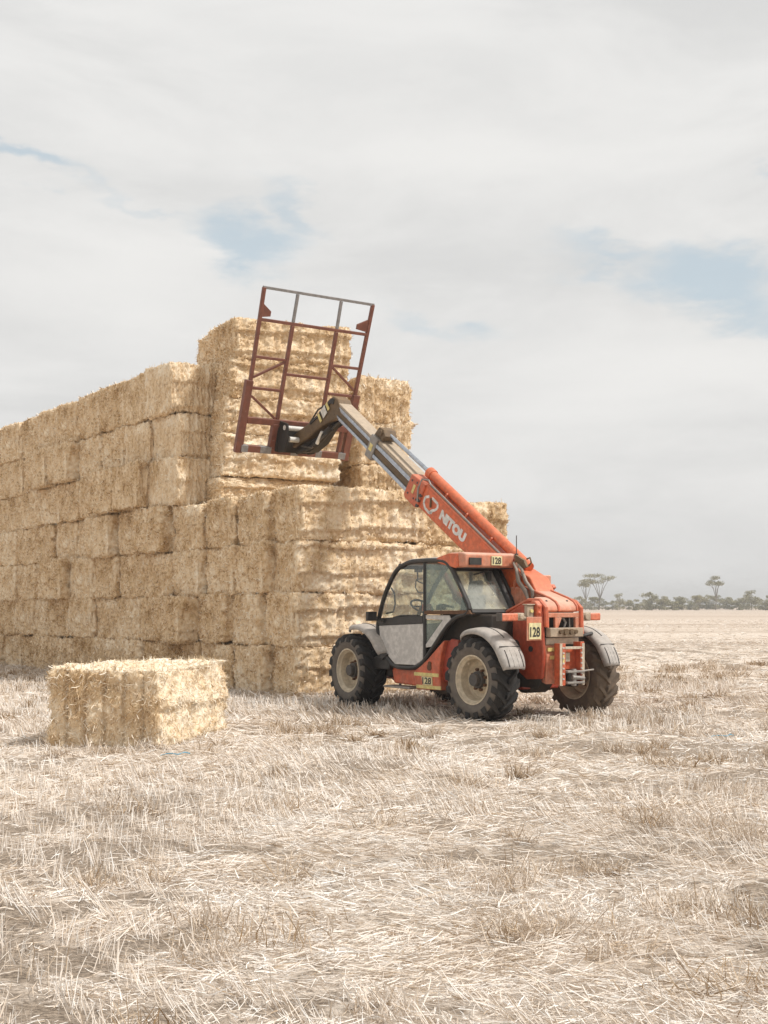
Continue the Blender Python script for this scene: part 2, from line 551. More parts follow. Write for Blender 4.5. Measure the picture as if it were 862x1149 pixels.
def field_points(y0, y1, dens, rng):
    n = int((.43 * (y1 * y1 - y0 * y0) + 4.4 * (y1 - y0)) * dens)
    q = rng.uniform(0, 1, n) * (.43 * (y1 * y1 - y0 * y0) + 4.4 * (y1 - y0))
    y = (-4.4 + np.sqrt(4.4 ** 2 + 4 * .43 * (.43 * y0 * y0 + 4.4 * y0 + q))) / .86
    return rng.uniform(-1, 1, n) * (.43 * y + 2.2), y


parts = []
for y0, y1, dens, ln, wd in ((3.6, 6.5, 3300, (.03, .17), (.002, .0055)), (6.5, 9.5, 2300, (.03, .19), (.003, .0065)), (9.5, 15, 1250, (.05, .22), (.004, .009)), (15, 26, 480, (.07, .26), (.006, .012)), (26, 60, 42, (.10, .30), (.010, .020)), (60, 140, 2.2, (.2, .5), (.016, .03))):
    x, y = field_points(y0, y1, dens, rng)
    s = soil_shade(x, y)
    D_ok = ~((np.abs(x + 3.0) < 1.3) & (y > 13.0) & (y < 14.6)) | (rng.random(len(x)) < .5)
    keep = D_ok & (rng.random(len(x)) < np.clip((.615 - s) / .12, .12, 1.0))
    x, y, s = x[keep], y[keep], s[keep]
    n = len(x)
    P = np.stack([x, y, np.zeros(n)], 1)
    flow = fbm(P * .9, 51, 3) - .5                                # neighbouring straws lie in swathes
    a = 2.15 + flow * 6.0 + rng.normal(0, .55, n) + (rng.random(n) < .5) * math.pi
    wild = rng.random(n) < .22
    a[wild] = rng.uniform(0, 6.28, wild.sum())
    tilt = np.abs(rng.normal(0, .15, n)) - .03
    D = np.stack([np.cos(a), np.sin(a), tilt], 1)
    P = np.stack([x, y, ground_h(x, y) + rng.uniform(.0, .025, n)], 1)
    mott = fbm(P * np.array([[1.3, 1.3, 0]]), 52, 3) - .5
    tone = np.clip(rng.normal(.69, .17 if y0 < 26 else .09, n) + mott * .5, 0, 1)
    tone[rng.random(n) < .05] *= .4
    L_ = ln[0] + (ln[1] - ln[0]) * rng.random(n) ** 1.7
    parts.append(blades(P, D, L_, rng.uniform(*wd, n), tone, .16, rng))
V, F, T = merge(parts)
tag(link('loose_straw', np_mesh('loose_straw', V, F, T, 'field_straw')), 'flattened pale loose straw littering the harvested field', 'straw', kind='stuff')

# standing stubble in drill rows
parts = []
row_d = np.array([-.53, .848]); row_n = np.array([.848, .53])
for rr in np.arange(-14, 26, .34):
    L_ = np.arange(-8, 40, .045)
    x = row_n[0] * rr + row_d[0] * L_; y = row_n[1] * rr + row_d[1] * L_
    ok = (y > 3.6) & (y < 26) & (np.abs(x) < .43 * y + 2)
    x, y = x[ok], y[ok]
    if not len(x):
        continue
    P = np.stack([x, y, np.zeros_like(x)], 1)
    dens = fbm(P * np.array([[.5, .5, 1]]) + 31, 61, 3)
    left = np.clip(.56 - .035 * x, .40, .66)                 # standing stubble is thicker towards the left of the field
    clear = (np.abs(x + 2.9) < 1.5) & (y > 12.2) & (y < 15.0)
    keep = (dens > 1 - left) & (~clear | (rng.random(len(x)) < .12)) & (rng.random(len(x)) < np.clip((14.0 / y), .2, 1))
    x, y, dn = x[keep], y[keep], dens[keep]
    for rep in range(4):
        n = len(x)
        jx = x + rng.normal(0, .035, n); jy = y + rng.normal(0, .035, n)
        lean = fbm(np.stack([jx * .6, jy * .6, np.zeros(n)], 1), 77, 2)
        la = 2.3 + (lean - .5) * 5
        lm = np.clip(.55 + (lean - .5) * 1.6, .15, 1.3)
        D = np.stack([np.cos(la) * lm + rng.normal(0, .22, n), np.sin(la) * lm + rng.normal(0, .22, n), np.ones(n)], 1)
        P = np.stack([jx, jy, ground_h(jx, jy) - .01], 1)
        sc = np.clip(y / 9, .8, 2.2)
        tone = np.clip(rng.normal(.66, .17, n), 0, 1)
        parts.append(blades(P, D, rng.uniform(.06, .21, n), rng.uniform(.003, .0055, n) * sc, tone, .15, rng))
# golden-brown tufts
for i in range(420):
    y = math.sqrt(random.uniform(4.5 ** 2, 34 ** 2)); x = random.uniform(-.4, .4) * y
    n = random.randint(50, 170); r = random.uniform(.05, .19)
    jx = x + rng.normal(0, r, n); jy = y + rng.normal(0, r * .7, n)
    D = np.stack([rng.normal(0, .5, n), rng.normal(0, .5, n), np.ones(n) * random.uniform(.4, 1.2)], 1)
    P = np.stack([jx, jy, ground_h(jx, jy) - .01], 1)
    parts.append(blades(P, D, rng.uniform(.06, .19, n), rng.uniform(.0035, .0065, n) * max(1, y / 9), np.clip(rng.normal((.20, .36, .5)[i % 3], .13, n), 0, 1), .3, rng))
V, F, T = merge(parts)
tag(link('standing_stubble', np_mesh('standing_stubble', V, F, T, 'field_straw')), 'short standing cut stubble in leaning rows', 'stubble', kind='stuff')


# ------------------------------------------------------------------ straw bales
def bale_mesh(name, L, Wd, H, seed, nbl, blen, bwid, step=.05, golden_end=False, pale=0.0, gd=.034, mat='bale_straw'):
    g = np.random.default_rng(seed)
    faces = []
    r = .05
    n = [max(2, int(round(q / step))) for q in (L, Wd, H)]
    half = np.array([L, Wd, H]) / 2
    Vs, Fs, o = [], [], 0
    for ax in range(3):
        u, v = [q for q in range(3) if q != ax]
        for sg in (-1, 1):
            gu = np.linspace(-half[u], half[u], n[u] + 1); gv = np.linspace(-half[v], half[v], n[v] + 1)
            A, B = np.meshgrid(gu, gv)
            P = np.zeros((A.size, 3)); P[:, u] = A.ravel(); P[:, v] = B.ravel(); P[:, ax] = sg * half[ax]
            id_ = np.arange(A.size).reshape(A.shape) + o
            q = np.stack([id_[:-1, :-1].ravel(), id_[:-1, 1:].ravel(), id_[1:, 1:].ravel(), id_[1:, :-1].ravel()], 1)
            flip = (sg < 0) ^ (ax == 1)
            if flip:
                q = q[:, ::-1]
            Vs.append(P); Fs.append(q); o += A.size
    V = np.concatenate(Vs); F = np.concatenate(Fs)
    inner = np.clip(V, -(half - r), half - r)
    N = V - inner; N /= np.linalg.norm(N, axis=1, keepdims=True) + 1e-9
    V = inner + N * r
    ex, ey, ez = np.abs(N[:, 0]), np.abs(N[:, 1]), np.abs(N[:, 2])
    # six strings squeeze the bale lengthwise: grooves on ends, top and bottom
    ph = V[:, 1] / Wd * 6 * 2 * np.pi + (vnoise(V * np.array([[1, 0, 1]]) * 2.0, seed + 3) - .5) * 1.2
    groove = -(np.clip(np.cos(ph), 0, 1) ** 5) * gd
    flake = (vnoise(np.stack([V[:, 0] * 13, V[:, 2] * 1.6, V[:, 1] * 0], 1), seed + 9) - .5) * .06
    zz = V[:, 2] / H * 2 + (vnoise(np.stack([V[:, 0] * 2.2, V[:, 1] * 0, V[:, 1] * 0], 1), seed + 14) - .5) * .22 + seed * .37
    saw = 1 - (zz - np.floor(zz))
    bulge = (vnoise(np.stack([V[:, 0] * .8, V[:, 2] * 4.2, V[:, 1] * .5], 1), seed + 12) - .5) * .05 + (saw ** 1.5 - .4) * .055
    lump = (fbm(V * 2.1, seed + 20, 3) - .5) * .11 + (fbm(V * 8, seed + 30, 3) - .5) * .09
    ch = (vnoise(V * 24, seed + 40) - .5) * .035
    V = V + N * (groove * (ex + ez * .7) + (flake + bulge) * ey + lump + ch)[:, None]
    streak = vnoise(np.stack([V[:, 0] * 16, V[:, 1] * 16, V[:, 2] * 4], 1), seed + 55) - .5
    tone = .45 + (fbm(V * 3.2, seed + 50, 4) - .5) * .7 + streak * .35 + pale
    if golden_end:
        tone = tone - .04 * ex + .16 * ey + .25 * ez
    # straw over the surface
    tri = V[F]
    ctr = tri.mean(1); e1 = tri[:, 1] - tri[:, 0]; e2 = tri[:, 3] - tri[:, 0]
    fn = np.cross(e1, e2); ar = np.linalg.norm(fn, axis=1); fn /= ar[:, None] + 1e-9
    out_ = np.sign((fn * ctr).sum(1))[:, None]; fn = fn * out_
    w = ar * np.where(fn[:, 2] < -.7, .15, 1.0) * np.where(np.abs(ctr[:, 2]) > H * .46, 1.5, 1.0)
    pick = g.choice(len(F), nbl, p=w / w.sum())
    a, b = g.random(nbl)[:, None], g.random(nbl)[:, None]
    P = tri[pick, 0] + e1[pick] * a + e2[pick] * b
    nn = fn[pick]
    rv = g.normal(size=(nbl, 3))
    onend = np.abs(nn[:, 0]) > .6; onside = np.abs(nn[:, 1]) > .6
    rv[onend] *= np.array([1, .8, 1.3]); rv[onside] *= np.array([.55, 1, 1.1]); rv[onside, 2] -= .7
    tan = rv - nn * (rv * nn).sum(1)[:, None]; tan /= np.linalg.norm(tan, axis=1)[:, None] + 1e-9
    lift = np.abs(g.normal(0, .17, nbl)) + np.where(onside, .20, np.where(onend, .14, -.02))
    D = tan + nn * lift[:, None]
    top_ = np.abs(nn[:, 2]) > .6
    D[top_, 2] = np.clip(D[top_, 2], -.05, .16)
    ln = g.uniform(*blen, nbl) * np.where(onside, .65, np.where(top_, .7, 1.0))
    pt_ = fbm(P * 3.2, seed + 50, 4) - .5
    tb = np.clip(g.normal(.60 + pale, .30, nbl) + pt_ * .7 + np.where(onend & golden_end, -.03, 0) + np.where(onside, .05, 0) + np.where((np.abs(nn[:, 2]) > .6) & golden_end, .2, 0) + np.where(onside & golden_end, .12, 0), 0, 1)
    Bv, Bf, Bt = blades(P - nn * .012, D, ln, g.uniform(*bwid, nbl), tb, .45, g)
    V, F, T = merge([(V, F, np.clip(tone, 0, 1)), (Bv, Bf, Bt)])
    V = V + np.array([[L / 2, 0, H / 2]])
    return np_mesh(name, V, F, T, mat)


BL, BW, BH = 2.44, 1.17, .905
VAR = [bale_mesh('straw_bale', BL + d, BW, BH, 100 + i, 15000, (.03, .11), (.008, .019), .03) for i, d in enumerate((0, .05, -.03, .02, .06, -.05, .0, .03))]
vw = Vector((-.59, .807, 0)).normalized(); uw = Vector((.807, .59, 0)).normalized()
P0 = Vector((-1.50, 21.38, 0))
ORD = ['lowest', 'second', 'third', 'fourth', 'fifth', 'sixth', 'seventh']
COL = ['first', 'second', 'third', 'fourth', 'fifth', 'sixth', 'seventh', 'eighth', 'ninth', 'tenth', 'eleventh', 'twelfth', 'thirteenth', 'fourteenth', 'fifteenth']
brn = random.Random(21)


def put_bale(p, ang, label, group, me=None, sc=(1, 1, 1), roll=0.0, pitch=0.0):
    o = bpy.data.objects.new('straw_bale', me or brn.choice(VAR)); C.objects.link(o)
    o.location = p; o.rotation_euler = (roll, pitch, ang); o.scale = sc
    return tag(o, label, 'straw bale', group)


UA = math.atan2(uw.y, uw.x)
for lay in range(4):
    jit = brn.uniform(-.05, .05)
    for c in range(15):
        fade = max(0.0, 1 - c / 4.0)
        ang = UA - R(10) * fade + R(brn.uniform(-1.5, 1.5))
        off = brn.uniform(-.10, .08)
        if c > 0 and (lay, c) in ((3, 4), (3, 6), (2, 8), (1, 3)):
            off -= .26
        tpos = c * 1.185 + (jit * 2 + brn.uniform(-.06, .06) if c > 0 else 0)
        ua = Vector((math.cos(ang), math.sin(ang), 0)); va = Vector((-ua.y, ua.x, 0))
        p = P0 + vw * tpos + ua * off + va * (BW / 2)
        hz_ = .897 - .0032 * c
        p.z = lay * hz_ - (.02 if lay == 0 else 0) + brn.uniform(-.012, .012)
        if c == 0:
            lab = f'straw bale on the stack corner behind the machine cab, {ORD[lay]} of four layers'
        else:
            lab = f'shaded bale in the long wall, {ORD[lay]} layer up, {COL[c]} from the near corner'
        put_bale(p, ang, lab, 'bales of the long stacked wall', sc=(1, brn.uniform(.99, 1.07), hz_ / .897 * brn.uniform(.985, 1.02)), roll=R(brn.uniform(-.9, .9)))
for lay in range(4, 7):
    t0 = (4.3, 4.45, 4.5)[lay - 4]
    for c in range(12):
        ang = UA + R(brn.uniform(-2, 2))
        off = brn.uniform(-.06, .06)
        if (lay, c) in ((4, 1), (4, 2), (5, 4), (5, 5)):
            off -= .30
        if lay == 5 and c == 0:
            off += .12
        p = P0 + vw * (t0 + c * 1.185 + brn.uniform(-.03, .03)) + uw * off + vw * (BW / 2)
        hz_ = .897 - .0044 * c
        p.z = lay * hz_ + brn.uniform(-.01, .012) + (.03 if lay == 6 else 0)
        put_bale(p, ang, f'bale in the long wall, {ORD[lay]} layer up, {COL[c]} left of the tall pile', 'bales of the long stacked wall', sc=((.44 if c < 2 else 1), brn.uniform(1.0, 1.06), hz_ / .897 * (brn.uniform(.98, 1.04) + (.03 if lay == 6 else 0))), roll=R(brn.uniform(-1.2, 1.2)))
# the tall pile behind the bale frame, standing on a pressed flat bale
ta = R(25); tu = Vector((math.cos(ta), math.sin(ta), 0)); tv = Vector((-tu.y, tu.x, 0))
TP = Vector((-2.90, 24.75, 0)) + tv * (BW / 2)
for row in (0, 1):
    back = ('near', 'far')[row]
    put_bale(TP + tu * -.34 + tv * (.05 + row * 1.19) + Vector((0, 0, 3.60)), ta + R(3), f'squashed pale straw bale lying flat under the tall pile, {back} row', 'bales of the tall pile', sc=(1.02, 1.04, .55))
    for k in range(4):
        q = TP + tu * (-.26 + .075 * k + brn.uniform(-.02, .02)) + tv * (row * 1.20 + brn.uniform(-.03, .03))
        q.z = 4.105 + k * .765
        put_bale(q, ta + R(brn.uniform(-1, 1)), f'straw bale in the tall pile behind the red frame, {("lowest", "second lowest", "second highest", "highest")[k]}, {back} row', 'bales of the tall pile', sc=(1, 1.03, .878))
# pile further back, to the right of the tall one, shows bale ends
for k in range(7):
    a = R(24) + math.pi / 2
    q = Vector((.03, 26.25, 0)) + Vector((brn.uniform(-.03, .03), brn.uniform(-.05, .05), 0))
    q.z = k * .897 - .01
    put_bale(q, a, f'straw bale {ORD[k]} in the narrow pile behind the raised boom', 'bales of the pile behind the boom')
# lower pile on the right
for k in range(4):
    a = R(25 + brn.uniform(-1, 1))
    q = Vector((.22, 23.66, 0)) + Vector((-math.sin(a), math.cos(a), 0)) * (BW / 2 + brn.uniform(-.04, .04))
    q.z = k * .897 - .01
    put_bale(q, a, f'pale straw bale {ORD[k]} of four in the low pile under the orange boom', 'bales of the low right pile')
# the single bale in front
fb = bale_mesh('straw_bale', 2.4, 1.34, .90, 500, 36000, (.04, .14), (.005, .011), .022, golden_end=True, pale=.06, gd=.05, mat='near_straw')
fb_e = Vector((math.cos(FB_A), math.sin(FB_A), 0))
fb_l = Vector((.17, .985, 0)).normalized()
o = put_bale(Vector((FB_O[0], FB_O[1], -.015)) + fb_e * .67, math.atan2(fb_l.y, fb_l.x), 'single straw bale lying alone on the field in front of the stack', 'bales', fb)
del o['group']

# loose straw and chaff fallen along the foot of the stack
parts = []
for (a, b, wd_, n) in ((P0, P0 + vw * 15, .55, 9000), (P0, P0 + Vector((2.3, 1.1, 0)), .45, 2500), (Vector((.7, 23.4, 0)), Vector((2.5, 24.4, 0)), .4, 1200)):
    tt = rng.random(n)
    nrm = np.array([-(b - a).y, (b - a).x]); nrm /= np.linalg.norm(nrm)
    if nrm[1] > 0:
        nrm = -nrm
    off = np.abs(rng.normal(0, wd_, n))
    x = a.x + (b - a).x * tt + nrm[0] * off; y = a.y + (b - a).y * tt + nrm[1] * off
    ang = rng.uniform(0, 6.28, n)
    P = np.stack([x, y, ground_h(x, y) + .12 * np.exp(-off / .25) * rng.random(n)], 1)
    D = np.stack([np.cos(ang), np.sin(ang), rng.normal(.1, .25, n)], 1)
    parts.append(blades(P, D, rng.uniform(.1, .28, n), rng.uniform(.007, .014, n), np.clip(rng.normal(.5, .2, n), 0, 1), .3, rng))
# trampled straw round the single bale
n = 2600
e2, l2 = np.array([fb_e.x, fb_e.y]), np.array([fb_l.x, fb_l.y])
side = rng.random(n)
tt = rng.random(n); off = np.abs(rng.normal(0, .12, n))
pts = np.where((side < .45)[:, None], FB_O + e2 * (tt * 1.34)[:, None] - l2 * off[:, None], FB_O + l2 * (tt * 2.4)[:, None] - e2 * off[:, None])
ang = rng.uniform(0, 6.28, n)
P = np.stack([pts[:, 0], pts[:, 1], ground_h(pts[:, 0], pts[:, 1])], 1)
parts.append(blades(P, np.stack([np.cos(ang), np.sin(ang), np.abs(rng.normal(.05, .2, n))], 1), rng.uniform(.05, .16, n), rng.uniform(.004, .008, n), np.clip(rng.normal(.62, .2, n), 0, 1), .3, rng))
V, F, T = merge(parts)
tag(link('fallen_chaff', np_mesh('fallen_chaff', V, F, T, 'field_straw')), 'loose straw fallen along the foot of the bales', 'straw', kind='stuff')

# ------------------------------------------------------------------ trees on the far edge of the field
trn = np.random.default_rng(77)


def leaf_cloud(blobs, size, g):
    parts = []
    for (c, r, n) in blobs:
        c, r = np.array(c), np.array(r)
        dirv = g.normal(size=(n, 3)); dirv /= np.linalg.norm(dirv, axis=1)[:, None]
        rad = g.random(n) ** .45
        P = c + dirv * r * rad[:, None]
        parts.append(blades(P, g.normal(size=(n, 3)) * np.array([1, 1, .7]), g.uniform(*size, n), g.uniform(size[0] * .5, size[1] * .6, n), g.random(n), .3, g, segs=1))
    return merge(parts)


def tree_meshes(seed, h, w, kind):
    g = np.random.default_rng(seed)
    mb = MB()
    blobs = []
    if kind == 'umbrella':
        tops = [((g.uniform(-.5, .5)) * w * .8, g.uniform(-.3, .3) * w, h * g.uniform(.74, .92)) for _ in range(6)]
        base = (0, 0, 0); fork = (w * .04, 0, h * .30)
        mb.tube([(0, 0, -.3), fork], .2, 6, radii=[h * .018, h * .014])
        for tp in tops:
            mid = (fork[0] * .5 + tp[0] * .5 + g.uniform(-.2, .2), tp[1] * .5, h * .6)
            mb.tube([fork, mid, tp], .1, 5, radii=[h * .011, h * .008, h * .004])
            blobs.append((tp, (w * .23, w * .23, h * .06), 190))
        blobs.append(((0, 0, h * .93), (w * .23, w * .23, h * .055), 130))
    else:
        nb = 9 if kind == 'bush' else 11
        mb.tube([(0, 0, -.3), (w * .03, 0, h * .45), (w * .05, .1, h * .8)], .2, 6, radii=[h * .022, h * .014, h * .006])
        for i in range(nb):
            lo = .03 if kind == 'bush' else .22
            z = h * g.uniform(lo, .86)
            fr = w * .5 * (.9 if kind == 'bush' else .8) * math.sqrt(max(.1, 1 - ((z / h - .5) / .62) ** 2))
            a = g.uniform(0, 6.28); q = (math.cos(a) * fr * g.uniform(.2, 1), math.sin(a) * fr * g.uniform(.2, 1), z)
            if z < h * .25 and kind == 'bush':
                q = (q[0], q[1], z)
            if z > h * .3:
                mb.tube([(w * .02, 0, h * .3), (q[0] * .5, q[1] * .5, (h * .3 + z) / 2), q], .1, 5, radii=[h * .010, h * .007, h * .003])
            if i % 4 == 0:
                blobs.append(((q[0] * 1.1, q[1] * 1.1, h * g.uniform(.06, .2)), (w * .2, w * .2, h * .13), 120))
            s_ = g.uniform(.16, .27)
            blobs.append((q, (w * s_, w * s_, h * s_ * .55), 190 if kind == 'bush' else 130))
    V, F, T = leaf_cloud(blobs, (.22, .55) if kind != 'umbrella' else (.2, .45), g)
    return np_mesh('crown', V, F, T, 'leaf'), mb


tree_lib = {}
for k, specs in (('bush', ((1, 5.6, 7.5), (2, 6.5, 8), (3, 5.0, 6.5))), ('mallee', ((4, 7.8, 7), (5, 9.0, 8.5), (6, 7.0, 8)))):
    tree_lib[k] = [tree_meshes(sd_, h, w, k) for sd_, h, w in specs]


def plant(name, me, mb, x, y, label, cat, group=None, sc=1.0, rz=0.0):
    root = empty(name, (x, y, 0), rz)
    root.scale = (sc, sc, sc)
    tag(root, label, cat, group)
    link('crown', me, root)
    if isinstance(mb, MB):
        me2 = mb.build('trunk', 'bark', root)
        return me2.data
    link('trunk', mb, root)
    return mb


def at(px, Y):
    return (px - 431) / 1430 * Y


trunk_cache = {}
trees = []
i = 0
px = 612.0
while px < 940:
    Y = float(trn.uniform(385, 470))
    kind = 'bush' if trn.random() < .62 else 'mallee'
    trees.append((px, Y, kind, int(trn.integers(0, 3)), float(trn.uniform(.55, .92)) * (.8 if px < 720 else 1.0), float(trn.uniform(0, 6.28))))
    px += float(trn.uniform(4.0, 9.0))
for n_, (px, Y, kind, v, sc, rz) in enumerate(trees):
    me, mb = tree_lib[kind][v]
    key = (kind, v)
    near = ('just right of the machine' if px < 700 else 'in the middle of the open skyline' if px < 790 else 'near the right edge')
    tens = ['', '', 'twenty ', 'thirty ', 'forty ', 'fifty ', 'sixty ']
    ordw = COL[n_] if n_ < 14 else ['fifteenth', 'sixteenth', 'seventeenth', 'eighteenth', 'nineteenth'][n_ - 14] if n_ < 19 else ({20: 'twentieth', 30: 'thirtieth', 40: 'fortieth', 50: 'fiftieth', 60: 'sixtieth'}[n_ + 1] if (n_ + 1) % 10 == 0 else tens[(n_ + 1) // 10] + COL[n_ % 10])
    lab = (f'low rounded grey green bush, {ordw} plant from the left in the far tree line' if kind == 'bush' else f'open crowned grey green tree, {ordw} plant from the left in the far tree line')
    r = plant('bush' if kind == 'bush' else 'gum_tree', me, trunk_cache.get(key, mb), at(px, Y), Y, lab, 'bush' if kind == 'bush' else 'tree', 'plants of the far tree line', sc, rz)
    trunk_cache[key] = r
for px, Y, h, w, sd_, lab in ((672, 410, 12.0, 9.5, 31, 'tall flat topped umbrella tree nearest the rear of the machine, broad crown'), (657, 430, 10.5, 6.0, 32, 'slim umbrella tree with one small flat crown beside the broad one'), (803, 420, 11.5, 7.0, 33, 'lone slender umbrella tree rising over bushes near the right edge')):
    me, mb = tree_meshes(sd_, h, w, 'umbrella')
    plant('umbrella_tree', me, mb, at(px, Y), Y, lab, 'tree')

# ------------------------------------------------------------------ telehandler (x forward, y left, z up in its own frame)
T_ = empty('telehandler', (ROOT.x, ROOT.y, 0), HEAD)
tag(T_, 'dusty orange telehandler with grey cab door and raised boom beside the bales', 'telehandler')


def text_mesh(txt, size, bold=0.0):
    cu = bpy.data.curves.new('txt', 'FONT'); cu.body = txt; cu.size = size; cu.offset = bold; cu.extrude = .0015
    ob = bpy.data.objects.new('txt', cu); C.objects.link(ob)
    dg = bpy.context.evaluated_depsgraph_get()
    me = bpy.data.meshes.new_from_object(ob.evaluated_get(dg))
    bpy.data.objects.remove(ob)
    return me


def lettering(name, txt, mat, origin, xdir, ydir, width, height, parent, bold=0.022):
    me = text_mesh(txt, 1.0, bold)
    co = np.empty(len(me.vertices) * 3, np.float32); me.vertices.foreach_get('co', co); co = co.reshape(-1, 3)
    lo, hi = co.min(0), co.max(0)
    u = (co[:, :2] - lo[:2]) / (hi[:2] - lo[:2])
    X_, Y_ = Vector(xdir).normalized(), Vector(ydir).normalized(); Z_ = X_.cross(Y_)
    P = np.array(origin) + np.outer(u[:, 0] * width, X_) + np.outer(u[:, 1] * height, Y_) + np.outer(co[:, 2], Z_)
    me.vertices.foreach_set('co', P.astype(np.float32).ravel())
    me.materials.clear(); me.materials.append(M[mat]); me.update()
    return link(name, me, parent)


# --- wheels
RW, WZ = .575, .575


def tyre_parts(x, y, sgn, dusty=False, steer=0.0):
    """tyre centre x, y; sgn +1 outer face to the left"""
    root_x = Matrix.Translation((x, y, WZ)) @ Matrix.Rotation(steer, 4, 'Z')
    mb = MB()
    hw = .205
    prof = [(-hw * .78, .325), (-hw * .92, .36), (-hw * 1.02, .43), (-hw * .98, .495), (-hw * .86, .520), (-hw * .5, .530), (0, .534), (hw * .5, .530), (hw * .86, .520), (hw * .98, .495), (hw * 1.02, .43), (hw * .92, .36), (hw * .78, .325)]
    mb.lathe(prof, (0, 0, 0), 56, mis=[0, 0, 0, 0, 1, 1, 1, 1, 0, 0, 0, 0])
    for k in range(17):
        for s in (-1, 1):
            base = 2 * math.pi * (k + (.5 if s > 0 else 0)) / 17
            secs = []
            for j, (yy, top, root, hwd) in enumerate(((-.012, .578, .51, .032), (.10, .578, .51, .034), (.188, .568, .50, .042), (.218, .535, .45, .044))):
                a = base - (yy * 1.55)
                for rr in (root, top):
                    for dd in (-1, 1):
                        w_ = hwd * (1.15 if rr == root else .85)
                        aa = a + dd * w_ / rr
                        secs.append((rr * math.cos(aa), s * yy, rr * math.sin(aa)))
            f = []
            for j in range(3):
                A, B = j * 4, j * 4 + 4
                f += [(A + 2, A + 3, B + 3, B + 2), (A, A + 2, B + 2, B), (A + 3, A + 1, B + 1, B + 3), (A + 1, A, B, B + 1)]
            f += [(0, 1, 3, 2), (12, 14, 15, 13)]
            mb.add(secs, f, 1)
    w_root = mb.build('tyre', ['tyre_dusty', 'tyre_dusty'] if dusty else ['tyre_sidewall', 'tyre_tread'], None, smooth=40)
    me = w_root.data
    return mb, w_root


def wheel(x, y, sgn, dusty=False, steer=0.0, name='wheel'):
    hubr = bpy.data.objects.new('wheel', None)
    mb, tyre = tyre_parts(0, 0, sgn, dusty)
    # the tyre, rim and hub sit under one wheel part
    w = tyre; w.name = 'wheel'
    w.parent = T_; w.location = (x, y, WZ); w.rotation_euler = (0, random.uniform(0, 6), steer)
    bpy.data.objects.remove(hubr)
    s = sgn
    rim = MB()
    rim.lathe([(s * .165, .335), (s * .185, .345), (s * .185, .325), (s * .150, .310), (s * .135, .290), (s * .02, .275), (s * -.01, .25), (s * -.012, .20), (s * .015, .165), (s * .03, .155), (s * .03, .0)], (0, 0, 0), 48)
    rim.lathe([(-s * .185, .345), (-s * .185, .325), (-s * .12, .28), (s * .02, .277)], (0, 0, 0), 48)
    rim.tube([(.26, s * .10, -.06), (.235, s * .15, -.05)], .012, 6)
    rim.build('rim', 'rim_paint', w, smooth=30)
    hub = MB()
    hub.tube([(0, s * .03, 0), (0, s * .10, 0)], .118, 20)
    hub.tube([(0, s * .10, 0), (0, s * .165, 0)], .088, 20)
    hub.build('hub', 'hub_steel', w, bevel=.008)
    for k in range(8):
        a = k * math.pi / 4
        b = MB(); b.tube([(math.cos(a) * .142, s * .028, math.sin(a) * .142), (math.cos(a) * .142, s * .075, math.sin(a) * .142)], .021, 6)
        b.build('wheel_bolt', 'rust_strip', w)
    return w


YC = .945
wheel(0, YC, 1, steer=R(2))
wheel(3.10, YC, 1, steer=R(-3))
wheel(0, -YC, -1, dusty=True, steer=R(0))
wheel(3.10, -YC, -1, steer=R(-3))

# --- axles and chassis
for x in (0, 3.10):
    ax = MB()
    ax.tube([(x, -.74, WZ), (x, .74, WZ)], .11, 12)
    ax.tube([(x, -.2, WZ - .02), (x, .2, WZ - .02)], .2, 14)
    for s in (-1, 1):
        ax.box((x - .14, s * .60, WZ - .15), (x + .14, s * .74, WZ + .15))
    ax.build('axle', 'dark_guts', T_, bevel=.02)
ch = MB()
ch.box((-.15, -.35, .42), (3.5, .35, .85))
ch.box((3.3, -.45, .5), (3.62, .45, 1.0))
ch.build('chassis', 'dark_red_paint', T_, bevel=.02)
sk = MB()
sk.prism([(2.20, .66), (2.14, .42), (1.42, .40), (1.42, .70)], .35, .92)
sk.build('side_skirt', 'red_paint', T_, bevel=.02)
wd = MB()
wd.prism([(.79, 1.10), (.85, .90), (.90, .70), (.86, .38), (1.45, .36), (1.52, .60), (1.46, .66), (1.2, .80)], .86, 1.0)
wd.build('tank_cover', 'red_paint', T_, bevel=.015)
for z0, z1, x0, x1 in ((.565, .615, .91, 1.505), (.385, .435, .86, 1.445)):
    b = MB(); b.box((x0, .99, z0), (x1, 1.006, z1)); b.build('yellow_stripe', 'yellow_sticker', T_)
b = MB(); b.disc((1.13, .995, .70), (0, 1, 0), .05, .03, 16); b.disc((1.12, 1.0, .75), (0, 1, 0), .035, .03, 12); b.build('filler_cap', 'rust_strip', T_)
b = MB(); b.prism([(1.31, .56), (1.06, .56), (1.05, .44), (1.28, .44)], 1.0, 1.013); pl = b.build('number_plate', 'plate_paint', T_)
lettering('plate_digits', '128', 'black_print', (1.285, 1.0145, .452), (-1, 0, 0), (0, 0, 1), .21, .098, pl)
b = MB(); b.box((1.6, .78, .355), (2.28, 1.02, .385)); b.box((1.62, .80, .385), (1.66, .83, .45)); b.box((2.1, .80, .385), (2.14, .83, .45)); b.build('cab_step', 'worn_grey_steel', T_, bevel=.008)
# mid body under and behind the cab
b = MB()
b.box((-.1, .15, .72), (1.05, .86, 1.47)); b.box((.85, .36, .50), (2.4, .88, .78))
b.build('engine_bay', 'dark_guts', T_, bevel=.03)
b = MB(); b.prism([(.55, .5), (.9, .5), (.9, 1.0), (.7, 1.12), (.55, 1.1)], .86, .93); b.build('inner_panel', 'dark_red_paint', T_, bevel=.01)
b = MB(); b.prism([(.5, .62), (2.3, .62), (2.3, 1.25), (2.0, 1.42), (.7, 1.42), (.5, 1.2)], -.45, -.98); b.build('engine_pod', 'red_paint', T_, bevel=.06)

